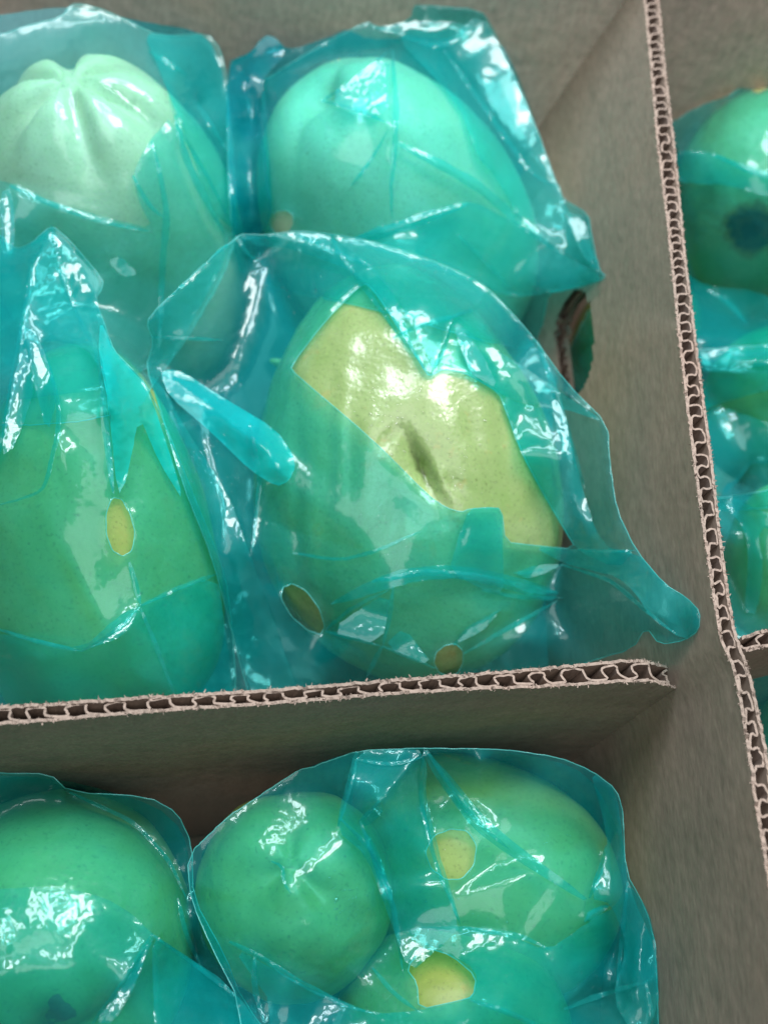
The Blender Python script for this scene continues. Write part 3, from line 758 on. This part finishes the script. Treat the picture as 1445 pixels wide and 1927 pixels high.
sheet(b, [(735,62,-34),(830,88,-32),(905,20,-28),(960,130,-36),(1005,232,-42),(1046,345,-50),(1060,380,-52),(1143,522,-46),(1060,476,-52),(980,418,4),(930,330,3),(900,300,2),(860,190,-40)],
  creases=[[(830,88,-31),(900,190,-38),(1000,330,-50),(1046,350,-50)], [(960,130,-36),(900,170,-38)], [(990,400,-50),(1030,330,-50)]], name='film_fold', seed=6)
sheet(b, [(640,452),(700,436),(790,400),(890,378),(930,400),(1000,432),(1060,478,-52),(1143,524,-46),(1064,546,-56),(1030,552,-62),(960,560,1),(860,520,1),(740,480,1)],
  creases=[[(1028,540,-60),(1080,536,-52),(1140,523,-46)], [(700,470,1),(860,500,4),(960,545,3)]], name='film_fold', seed=7)
for P_, w_ in (([(738,95),(746,200),(742,300),(735,350),(738,412)],10),([(750,270),(830,310),(900,350),(985,425),(1060,480)],20),([(650,458),(720,436),(800,410),(888,380)],22),([(605,190),(670,150),(735,92)],8),([(605,190),(670,205),(730,232)],7),([(660,350),(700,300),(733,240)],6),([(495,170),(500,280),(512,400)],9),([(700,50),(770,70),(830,92),(905,48)],8),([(835,95),(900,185),(1000,330),(1044,350)],8),([(1030,548),(1080,542),(1140,524)],8),([(860,440),(900,480),(960,540)],7)): pleat(b, P_, w_)
sheet(b, [(425,118,-60),(470,100,-54),(498,67,-48),(518,70,-48),(540,100,-50),(486,158,-54),(500,300,-70),(515,420,-76),(440,470,-86),(430,300,-80)], creases=[[(470,130,-50),(480,260,-70),(470,400,-80)]], mat='film_back', name='film_fold', seed=8)
facet(b, [(734,92),(606,190),(728,232)], seed=82, lift=4, k=.72)
facet(b, [(700,52),(770,70),(828,92),(905,50),(800,36)], seed=83, lift=1)
facet(b, [(1058,398),(1100,408),(1120,500),(1100,490)], seed=84, lift=1)
# ---- bag C: left
b = bag('teal plastic bag around the pear shaped chayote at the left, with an oval vent hole', 190, 1030, -.14)
backsheet(b, [(-190,430,-70),(97,424,-60),(195,525,-80),(215,660,-100),(275,720,-110),(400,1080,-115),(445,1300,-125),(430,1500,-128),(-190,1500,-128)], seed=9)
sheet(b, [(-190,400,-46),(0,440,-44),(30,470,-42),(60,458,-38),(97,423,-32),(130,450,-34),(194,525,-42),(192,545,-44),(180,562,-46),(200,620,-54),(215,660,-60),(245,690,-68),(275,722,-74),(308,790,-76),(372,950,-78),(425,1080,-84),(438,1190,-92),(445,1300,-104),(430,1420,-112),(-190,1480,-110)],
  creases=[[(97,423,-32),(62,500,-34),(45,610,-36),(25,720,-40),(-10,870,2)], [(45,610,-36),(75,640,4),(108,740,7),(113,800,8),(92,890,6),(88,922,4),(-20,955,2)], [(97,423,-32),(150,600,-42),(185,660,5),(200,760,7),(214,925,5)],
           [(245,1062,2),(266,1140,5)], [(-40,1185,3),(60,1205,3),(155,1225,3),(220,1165,4),(265,1140,6)], [(155,1226,4),(210,1200,9),(265,1142,7)], [(265,1140,5),(410,1080,-84)], [(265,1140,5),(300,1230,4),(335,1320,-70)],
           [(150,520,-40),(180,600,-50),(262,760,2),(270,860,2)]], holes=[(226,993,26,54,-5)], seed=10)
sheet(b, [(-190,1172),(60,1200),(155,1222),(220,1162),(265,1137),(410,1078,-80),(425,1190,-88),(440,1300,-98),(430,1400,-104),(-190,1440,-100)],
  creases=[[(155,1222,3),(215,1190,7),(262,1140,6)], [(265,1138,4),(300,1230,5),(330,1320,-68)], [(-40,1232,3),(75,1238,3),(50,1330,2)]], name='film_fold', seed=11)
sheet(b, [(-190,405,-44),(0,442,-42),(30,472,-40),(60,460,-36),(97,425,-30),(190,528,-40),(180,560,-44),(214,660,-58),(205,720,1),(160,650,2),(90,640,3),(62,650,2),(20,780,1),(-10,900,1),(-190,900,1)],
  creases=[[(97,425,-30),(62,500,-31),(46,608,-33),(28,720,-36),(-5,880,2)], [(97,425,-30),(120,540,-36),(160,640,-48)], [(30,475,-40),(45,560,-36)]], name='film_fold', seed=12)
sheet(b, [(190,600,-48),(215,662,-58),(245,692,-66),(275,724,-72),(300,790,-74),(350,950,-74),(300,870,1),(262,780,1),(240,900,1),(222,935,1),(205,760,3),(185,660,3)],
  creases=[[(190,640,4),(204,760,8),(218,930,3)], [(262,760,2),(275,830,3)]], name='film_fold', mat='film_fog', seed=13)
for P_, w_ in (([(62,500),(45,610),(25,720),(0,850)],12),([(48,612),(80,650),(108,740),(113,800),(92,890),(86,925),(0,950)],8),([(150,600),(185,660),(200,760),(214,930)],12),([(244,1058),(256,1100),(266,1142)],11),([(155,1225),(215,1193),(264,1142)],8),([(265,1140),(340,1105),(410,1080)],9),([(0,1185),(70,1207),(155,1226)],8),([(265,1145),(300,1230),(330,1310)],8),([(97,424),(120,520),(165,640)],7)): pleat(b, P_, w_)
facet(b, [(50,614),(78,645),(110,740),(90,820),(60,700)], seed=85)
facet(b, [(20,740),(45,640),(70,720),(30,840),(2,860)], seed=86)
facet(b, [(190,670),(202,760),(217,930),(209,925),(188,780)], seed=87, lift=1.5)
facet(b, [(158,1224),(218,1192),(262,1144),(240,1195)], seed=88)
b = bag('big torn open teal plastic bag in the middle, its flap spread towards the long divider', 760, 900, -.14)
backsheet(b, [(277,607,-70),(447,442,-64),(625,442,-60),(780,480,-66),(920,545,-80),(1066,725,-80),(1100,900,-100),(1110,1060,-110),(1060,1240,-115),(1040,1400,-125),(460,1420,-125),(400,1050,-115),(300,760,-100)], seed=14)
OPEN = [(676,538),(692,534),(715,562),(745,610),(772,652),(804,706),(813,706),(834,694),(880,704),(938,738),(952,775),(985,860),(1020,925),(1058,990),(1084,1034),(1000,1026),(950,1020),(944,957),(915,955),(882,958),(868,964),(838,955),(805,932),(700,826),(556,704),(546,690),(610,606)]
sheet(b, [(275,606,-36),(300,576,-36),(445,441,-34),(500,442,-34),(560,434,-34),(622,440,-32),(690,452,-30),(760,472,-30),(850,505,-32),(918,540,-34),(1000,630,-34),(1066,722,-32),(1143,798,-22),(1146,870,-24),(1160,960,-26),(1196,1036,-22),(1250,1100,-16),(1292,1125,-14),(1317,1152,-13),(1314,1185,-14),(1288,1206,-16),(1240,1213,-22),(1215,1180,-34),(1190,1220,-50),(1110,1245,-66),(1050,1262,-76),(1040,1340,-100),(600,1400,-105),(490,1390,-105),(440,1200,-86),(400,1050,-74),(340,900,-66),(300,760,-58),(275,692,-52),(290,642,-44)],
  creases=[[(282,634,-40),(350,634,-42),(420,640,-46)], [(445,441,-34),(460,480,-38),(485,492,-42)], [(612,1188,3),(660,1140,6),(740,1105,9),(720,1215,10),(660,1190,7),(612,1188,3)], [(720,1215,10),(770,1235,7),(822,1258,5)], [(740,1105,9),(870,1088,4),(1000,1130,5),(1060,1062,-64)],
           [(850,1215,3),(900,1170,7),(945,1148,8)], [(872,1230,3),(960,1180,5),(1050,1130,-66)], [(850,600,-30),(840,640,-29),(812,704,3)], [(720,600,1),(790,600,-36),(850,600,-30),(900,580,-32)], [(850,600,-30),(940,660,-30),(1060,735,-28),(1143,798,-22)],
           [(1010,640,-34),(1045,740,-34),(1075,840,-42),(1110,960,-44)], [(430,960,-60),(560,1000,2),(700,1035,4),(800,1000,2)], [(965,1078,-60),(1060,1062,-58),(1130,1040,-40)], [(1196,1036,-22),(1130,1035,-38),(1085,1034,-56)], [(1062,1062,-58),(1150,1090,-34),(1215,1150,-20),(1290,1204,-16)],
           [(450,700,-52),(470,800,-52),(500,900,-50),(470,1040,-56),(560,1290,-90)]],
  holes=[OPEN, (570,1145,58,24,52), (845,1242,27,30,0)], seed=15, step=5.5)
sheet(b, [(446,444,-32),(500,444,-32),(560,437,-31),(620,442,-29),(690,494,-26),(735,540,-25),(752,580,-26),(772,640,-28),(808,704,3),(800,702,2),(772,654,2),(742,608,2),(712,562,2),(688,536,-30),(655,506,-33),(600,486,-36),(540,466,-36),(480,462,-36)],
  creases=[[(620,442,-29),(655,500,-28),(700,560,-29),(760,640,-28),(806,700,3)], [(500,446,-31),(570,462,-30),(640,490,-29)]], name='film_fold', seed=16)
sheet(b, [(625,446,-28),(690,452,-27),(760,474,-26),(850,507,-28),(918,542,-30),(895,578,-28),(850,598,-26),(838,640,-27),(814,700,2),(800,660,2),(770,600,2),(735,545,-24),(690,498,-25)],
  creases=[[(742,555,-27),(850,560,-29),(895,578,-28)], [(690,470,-25),(780,520,-24),(890,548,-27)]], name='film_fold', mat='film_pale', seed=17)
sheet(b, [(850,600,-25),(905,640,-26),(1000,700,-25),(1066,745,-23),(1143,798,-19),(1060,768,-26),(1000,765,-30),(940,742,2),(885,708,2),(870,660,-30)], creases=[[(860,620,-26),(930,690,-27),(1040,755,-26)]], name='film_fold', seed=18)
sheet(b, [(940,742),(1000,766),(1060,768,-24),(1090,900,-38),(1120,1000,-38),(1150,1036,-30),(1196,1036,-20),(1160,1070,-28),(1085,1036,-50),(1050,982,2),(1015,922,2),(980,855,2)],
  creases=[[(1040,775,-28),(1070,860,-30),(1085,960,-38),(1110,1030,-42)], [(985,855,3),(1030,930,3),(1080,1020,-50)]], name='film_fold', seed=19)
sheet(b, [(1000,1028,1),(1085,1034,-52),(1196,1036,-18),(1250,1100,-12),(1292,1125,-10),(1317,1152,-9),(1312,1186,-10),(1285,1204,-12),(1225,1165,-18),(1195,1115,-26),(1160,1085,-34),(1120,1075,-44),(1066,1062,-56)],
  creases=[[(1130,1045,-34),(1200,1110,-18),(1240,1160,-14),(1280,1180,-12)]], name='film_fold', seed=20)
sheet(b, [(612,1140),(700,1090),(760,1070),(850,1062),(950,1080),(1055,1112,1),(1035,1135),(960,1110),(870,1088),(790,1092),(740,1106),(660,1130)], name='film_fold', seed=21, wr=.0006)
sheet(b, [(845,1075),(862,1010),(882,958),(915,954),(944,956),(946,1040),(948,1118),(905,1108)], creases=[[(885,962,2),(868,1030,5),(850,1072,2)], [(942,960,3),(944,1040,6),(946,1112,3)]], name='film_fold', seed=22)
sheet(b, [(302,704),(318,694),(345,700),(420,748),(520,808),(552,856),(556,880),(545,905),(520,916),(470,884),(400,815),(318,745)], creases=[[(320,705,4),(400,765,7),(500,845,8),(540,900,5)]], mat='film_fog', name='film_fold', seed=23)
sheet(b, [(278,696),(315,740),(345,800),(430,930),(470,1040),(520,1180),(570,1330,-96),(500,1380,-100),(440,1200,-82),(400,1050,-70),(340,900,-62),(300,770,-55)], creases=[[(310,745,2),(400,960,4),(450,1100,4),(530,1330,-96)]], name='film_fold', seed=24)
for P_, w_ in (([(282,634),(340,636),(420,640)],6),([(446,444),(460,478),(488,492)],8),([(740,1105),(733,1160),(720,1216)],9),([(612,1188),(670,1202),(718,1216)],7),([(612,1186),(660,1145),(738,1107)],7),([(720,1216),(770,1236),(820,1258)],6),([(720,1216),(700,1250),(690,1275)],9),([(850,600),(838,650),(814,702)],8),([(740,636),(800,606),(850,598),(900,578)],9),([(852,1214),(895,1175),(943,1148)],10),([(872,1230),(960,1180),(1050,1130)],8),([(1060,1062),(1000,1080),(965,1078)],7),([(965,1100),(1010,1120),(1050,1112)],7),([(1010,640),(1045,740),(1075,840),(1100,920)],12),([(620,442),(655,500),(700,560),(760,640),(804,700)],8),([(700,1095),(800,1075),(900,1085),(1050,1115)],12),([(905,1110),(980,1125),(1060,1125)],8),([(1060,1064),(1150,1092),(1215,1150),(1280,1200)],7),([(1085,1034),(1140,1038),(1195,1036)],6),([(560,440),(620,470),(700,500)],8),([(470,800),(490,900),(475,1040)],8),([(550,1040),(640,1055),(700,1040),(790,1000)],7),([(446,446),(380,500),(300,580)],6)): pleat(b, P_, w_)
# ---- bag E: bottom left
droplets(b, [(375, 860, 45, 45, 120, .2), (800, 503, 60, 22, 90, .2), (440, 905, 50, 20, 60, .16), (720, 985, 60, 60, 60, .2), (540, 560, 60, 60, 14, .2), (1080, 1000, 30, 90, 20, .2)], 4)
facet(b, [(738,1108),(614,1187),(718,1214)], seed=89, lift=4, k=.7)
facet(b, [(722,1216),(760,1180),(818,1256)], seed=90, k=.8)
facet(b, [(852,1214),(895,1172),(943,1150),(905,1190)], seed=91)
facet(b, [(965,1080),(1010,1062),(1062,1062),(1000,1090)], seed=92)
facet(b, [(1030,745),(1060,760),(1080,880),(1064,860)], seed=93, lift=1.5)
facet(b, [(850,602),(905,660),(940,735),(880,700)], seed=94, k=.6, lift=1.5)
b = bag('dull teal plastic bag over the big chayote in the bottom left corner', 130, 1740, -.14)
backsheet(b, [(-190,1460,-60),(110,1460,-70),(340,1530,-90),(370,1700,-110),(540,2000,-120),(-190,2200,-125)], seed=26)
sheet(b, [(-190,1448,-52),(0,1455,-52),(95,1456,-52),(130,1490,-52),(280,1499,-56),(335,1530,-66),(362,1590,-74),(364,1690,-78),(425,1800,-78),(455,1880,-74),(560,2020,-70),(-190,2200,-60)],
  creases=[[(130,1490,2),(250,1545,3),(320,1620,3),(350,1700,3)], [(175,1940,4),(235,1850,8),(286,1758,7)], [(286,1758,5),(360,1810,4),(450,1880,3)], [(335,1690,2),(370,1800,2)]], seed=27)
sheet(b, [(-190,1690),(60,1668),(130,1672),(200,1690),(250,1720),(286,1757),(340,1792),(430,1850),(560,2020,-66),(-190,2200,-56)], creases=[[(170,1950,5),(235,1852,10),(286,1758,7)], [(192,1950,3),(250,1852,4),(288,1766,6)]], mat='film_pale', name='film_fold', seed=28)
sheet(b, [(286,1757),(340,1792),(430,1850),(560,2020,-62),(300,2200,-50),(290,1900,3)], name='film_fold', seed=29)
for P_, w_ in (([(175,1925),(235,1850),(286,1758)],12),([(192,1926),(250,1850),(288,1764)],8),([(286,1758),(360,1810),(450,1880)],8),([(130,1490),(250,1545),(320,1620),(355,1700)],8),([(335,1690),(350,1760),(380,1820)],9)): pleat(b, P_, w_)
# ---- bag F: bottom middle
facet(b, [(178,1925),(236,1852),(285,1760),(262,1840),(215,1925)], seed=95)
b = bag('crumpled teal plastic bag with two chayote at the bottom middle, with a round vent hole', 800, 1700, -.14)
backsheet(b, [(366,1610,-70),(430,1540,-66),(560,1450,-66),(670,1412,-60),(950,1410,-60),(1110,1450,-64),(1180,1600,-90),(1245,1800,-110),(1240,2200,-120),(400,2200,-120),(440,1850,-110)], seed=30)
sheet(b, [(352,1612,-60),(425,1540,-58),(500,1490,-58),(560,1450,-56),(600,1440,-52),(672,1412,-46),(800,1408,-40),(950,1410,-42),(1050,1425,-44),(1112,1450,-46),(1160,1486,-48),(1172,1530,-50),(1176,1640,-54),(1215,1710,-60),(1236,1790,-64),(1240,2200,-70),(480,2200,-70),(452,1885,-66),(402,1790,-66),(360,1695,-66)],
  creases=[[(800,1410,-38),(850,1478,4),(900,1550,6),(960,1600,4),(1030,1640,2),(1105,1690,3)], [(800,1410,-38),(792,1500,3),(820,1620,5),(866,1740,6)], [(672,1412,-44),(660,1470,-40),(632,1560,4),(700,1640,4),(760,1740,7)],
           [(715,1508,-34),(675,1546,8),(660,1600,4)], [(680,1546,8),(715,1640,7),(740,1700,6),(752,1760,5)], [(1150,1702,4),(1100,1735,7),(1100,1715,5),(1108,1690,4)], [(1108,1690,3),(1132,1600,3)], [(430,1770,3),(470,1790,4),(560,1845,6),(650,1890,7),(705,1908,7)],
           [(510,1615,3),(545,1630,7),(520,1650,7),(548,1680,5)], [(870,1745,5),(980,1760,5),(1040,1790,5)], [(640,1810,1),(700,1850,5)], [(885,1880,8),(960,1905,7),(1060,1950,5)], [(1060,1900,5),(1130,1890,7),(1215,1850,-60)], [(1150,1700,4),(1150,1800,6),(1060,1890,5)], [(900,1500,3),(905,1430,-38)]],
  holes=[(850,1607,44,50,15), [(764,1822),(798,1782),(850,1798),(896,1838),(890,1876),(860,1884),(788,1900),(785,1850)]], seed=31, step=5.5)
sheet(b, [(800,1409,-36),(850,1462,4),(905,1532,5),(970,1588,4),(1106,1690,3),(1095,1695,2),(960,1612,3),(890,1560,3),(845,1500,3),(805,1440,-36)], name='film_fold', seed=32, creases=[[(804,1420,-35),(860,1495,8),(930,1570,8),(1010,1632,4)]])
sheet(b, [(672,1414,-42),(740,1410,-38),(800,1411,-36),(795,1500,4),(822,1620,5),(868,1742,5),(830,1780,4),(770,1832,4),(730,1720,3),(690,1610,3),(632,1562,3),(650,1500,-40)],
  creases=[[(795,1420,-34),(716,1508,-30),(678,1546,9)], [(735,1560,5),(760,1700,7),(765,1820,5)], [(680,1600,8),(720,1690,9),(757,1820,6)]], name='film_fold', seed=33)
sheet(b, [(432,1776),(560,1850),(700,1908),(790,1902),(886,1880),(900,1840),(880,1812),(800,1780),(760,1745),(866,1742),(940,1752),(1030,1790),(1100,1740),(1160,1704),(1180,1660,-54),(1220,1712,-58),(1238,1800,-62),(1242,2200,-66),(480,2200,-60),(520,1900,2)],
  creases=[[(886,1880,9),(960,1905,9),(1060,1960,6)], [(400,1980,2),(480,1800,7),(490,1900,5)], [(1000,1760,6),(1060,1880,7),(1040,1905,5)], [(1060,1905,5),(1130,1870,9),(1215,1845,-56)], [(1150,1700,4),(1155,1800,7),(1060,1900,5)], [(705,1910,7),(850,1935,8),(980,1990,4)], [(560,1850,6),(705,1908,8)], [(1215,1850,-56),(1225,1930,-58)]], name='film_fold', seed=34)
sheet(b, [(1110,1450,-43),(1160,1488,-45),(1174,1600,-50),(1180,1662,-53),(1235,1790,-60),(1238,1900,-62),(1200,1960,-60),(1150,1880,3),(1180,1780,3),(1150,1700,3),(1108,1690,3),(1145,1600,3),(1130,1520,2)], creases=[[(1165,1500,-44),(1150,1600,4),(1152,1700,8),(1170,1850,5)], [(1210,1740,-56),(1195,1880,-55)]], name='film_fold', seed=35)
for P_, w_ in (([(802,1412),(850,1480),(900,1550),(960,1600)],10),([(800,1412),(793,1500),(822,1620),(866,1740)],16),([(672,1414),(660,1470),(634,1560)],12),([(715,1508),(690,1535),(675,1546)],9),([(678,1546),(712,1640),(740,1700),(758,1830)],10),([(432,1772),(490,1800),(560,1847),(650,1892),(705,1908)],12),([(1108,1690),(1130,1640),(1140,1590)],9),([(1100,1735),(1102,1715),(1150,1702)],8),([(886,1882),(960,1906),(1060,1955)],10),([(1060,1900),(1130,1872),(1215,1848)],9),([(1215,1850),(1225,1900),(1228,1950)],8),([(480,1800),(478,1860),(500,1930)],10),([(870,1745),(980,1760),(1040,1790)],9),([(640,1540),(700,1600),(740,1690)],8),([(1180,1660),(1170,1760),(1160,1860)],8),([(510,1620),(546,1632),(522,1652),(548,1682)],6),([(672,1430),(740,1440),(795,1425)],7),([(700,1820),(740,1870),(790,1905)],8)): pleat(b, P_, w_)
# ---- right compartment
HIDE += [SUPPORT[0], SUPPORT[1]]; HIDE += SUPPORT[15:]
droplets(b, [(650, 1700, 40, 50, 110, .2), (1060, 1560, 60, 90, 50, .2), (930, 1740, 60, 30, 30, .2), (800, 1650, 200, 100, 60, .16)], 5)
facet(b, [(676,1546),(714,1509),(722,1530),(690,1556)], seed=97)
facet(b, [(680,1550),(712,1600),(745,1700),(720,1690)], seed=98)
facet(b, [(1102,1736),(1104,1714),(1150,1702),(1130,1722)], seed=99)
facet(b, [(804,1414),(850,1480),(890,1545),(846,1500)], seed=102, lift=1.5)
b = bag('teal plastic bag around the chayote with the rotten patch, right of the long divider', 1430, 400, -.14)
backsheet(b, [(1240,220,-90),(1420,110,-40),(1560,40,-40),(1600,650,-110),(1240,700,-125)], seed=36)
sheet(b, [(1250,240,-60),(1310,202,-50),(1385,175,-40),(1405,130,-34),(1445,85,-30),(1560,40,-30),(1600,640,-60),(1430,690,-60),(1300,700,-70),(1240,500,-80)],
  creases=[[(1270,285,-50),(1340,288,3),(1400,315,5),(1500,345,4)], [(1270,345,-60),(1380,345,3),(1445,370,3)], [(1300,540,2),(1370,560,8),(1410,600,6),(1445,600,4)], [(1380,180,-40),(1440,150,2)], [(1300,640,-60),(1400,640,4),(1500,620,4)]], seed=37)
sheet(b, [(1262,284,-46),(1340,286,3),(1400,310,5),(1520,345,5),(1520,378,3),(1445,372,3),(1380,350,3),(1262,342,-56)], name='film_fold', seed=38)
sheet(b, [(1270,500,-66),(1330,540,2),(1420,545,2),(1520,600,2),(1560,700,-50),(1290,700,-66)], creases=[[(1320,560,3),(1375,575,7),(1405,610,5)]], name='film_fold', seed=39)
for P_, w_ in (([(1340,290),(1400,318),(1500,350)],10),([(1330,545),(1375,570),(1405,612)],9),([(1330,660),(1400,668),(1500,660)],8)): pleat(b, P_, w_)
b = bag('teal plastic bag in the middle of the right compartment, folded flat over its fruit', 1440, 770, -.14)
sheet(b, [(1290,660,-66),(1360,655,-56),(1560,640,-50),(1600,940,-56),(1400,960,-60),(1320,960,-80)],
  creases=[[(1310,690,-62),(1420,680,-50),(1540,690,-48)], [(1350,762,2),(1445,795,4),(1540,830,3)], [(1350,762,2),(1445,735,4)], [(1370,925,2),(1425,860,6),(1500,900,3)]], seed=40, step=7)
sheet(b, [(1320,780),(1350,764),(1445,795),(1560,830),(1560,930,-54),(1425,858),(1372,925),(1345,930,-70)], name='film_fold', seed=41, step=7)
sheet(b, [(1290,665,-62),(1400,700,2),(1560,690,2),(1560,720),(1445,733),(1350,760),(1310,780,-66)], name='film_fold', seed=42, step=7)
b = bag('teal plastic bag gathered over the narrow chayote, above the torn stub on the right', 1430, 1060, -.14)
backsheet(b, [(1330,900,-70),(1560,880,-70),(1580,1190,-110),(1350,1220,-120)], seed=43)
sheet(b, [(1325,930,-64),(1355,938,-50),(1400,930,-44),(1560,900,-44),(1570,1180,-60),(1450,1195,-60),(1380,1205,-64),(1350,1150,-70),(1335,1050,-70)],
  creases=[[(1350,940,-48),(1375,940,5),(1400,1000,8),(1404,1150,4)], [(1375,940,5),(1425,965,7),(1470,1000,5)], [(1350,990,-50),(1370,1080,4),(1398,1150,4)], [(1425,965,6),(1440,1060,7),(1424,1155,4)]], seed=44)
sheet(b, [(1360,945),(1378,935),(1430,962),(1500,980),(1500,1020),(1440,990),(1425,1010),(1436,1060),(1424,1156),(1398,1152),(1408,1060),(1402,1000)], name='film_fold', seed=45)
b = bag('teal plastic bag at the right edge below the torn cardboard stub', 1500, 1400, -.14)
sheet(b, [(1380,1270,-40),(1410,1248,-34),(1445,1230,-32),(1600,1190,-30),(1650,1700,-50),(1470,1700,-60),(1400,1500,-60)], creases=[[(1440,1260,-34),(1470,1400,2),(1500,1550,2)]], seed=46, step=8)
b = bag('crumpled corner of teal bag seen through the hand hole', 1110, 690, -.14)
sheet(b, [(1120,560,-100),(1200,560,-90),(1240,640,-80),(1230,760,-100),(1060,790,-140),(1050,700,-140)], creases=[[(1060,720,-130),(1110,640,-110),(1200,600,-90)], [(1060,740,-130),(1130,720,-115),(1200,700,-100)]], seed=47, step=9, spt=False)
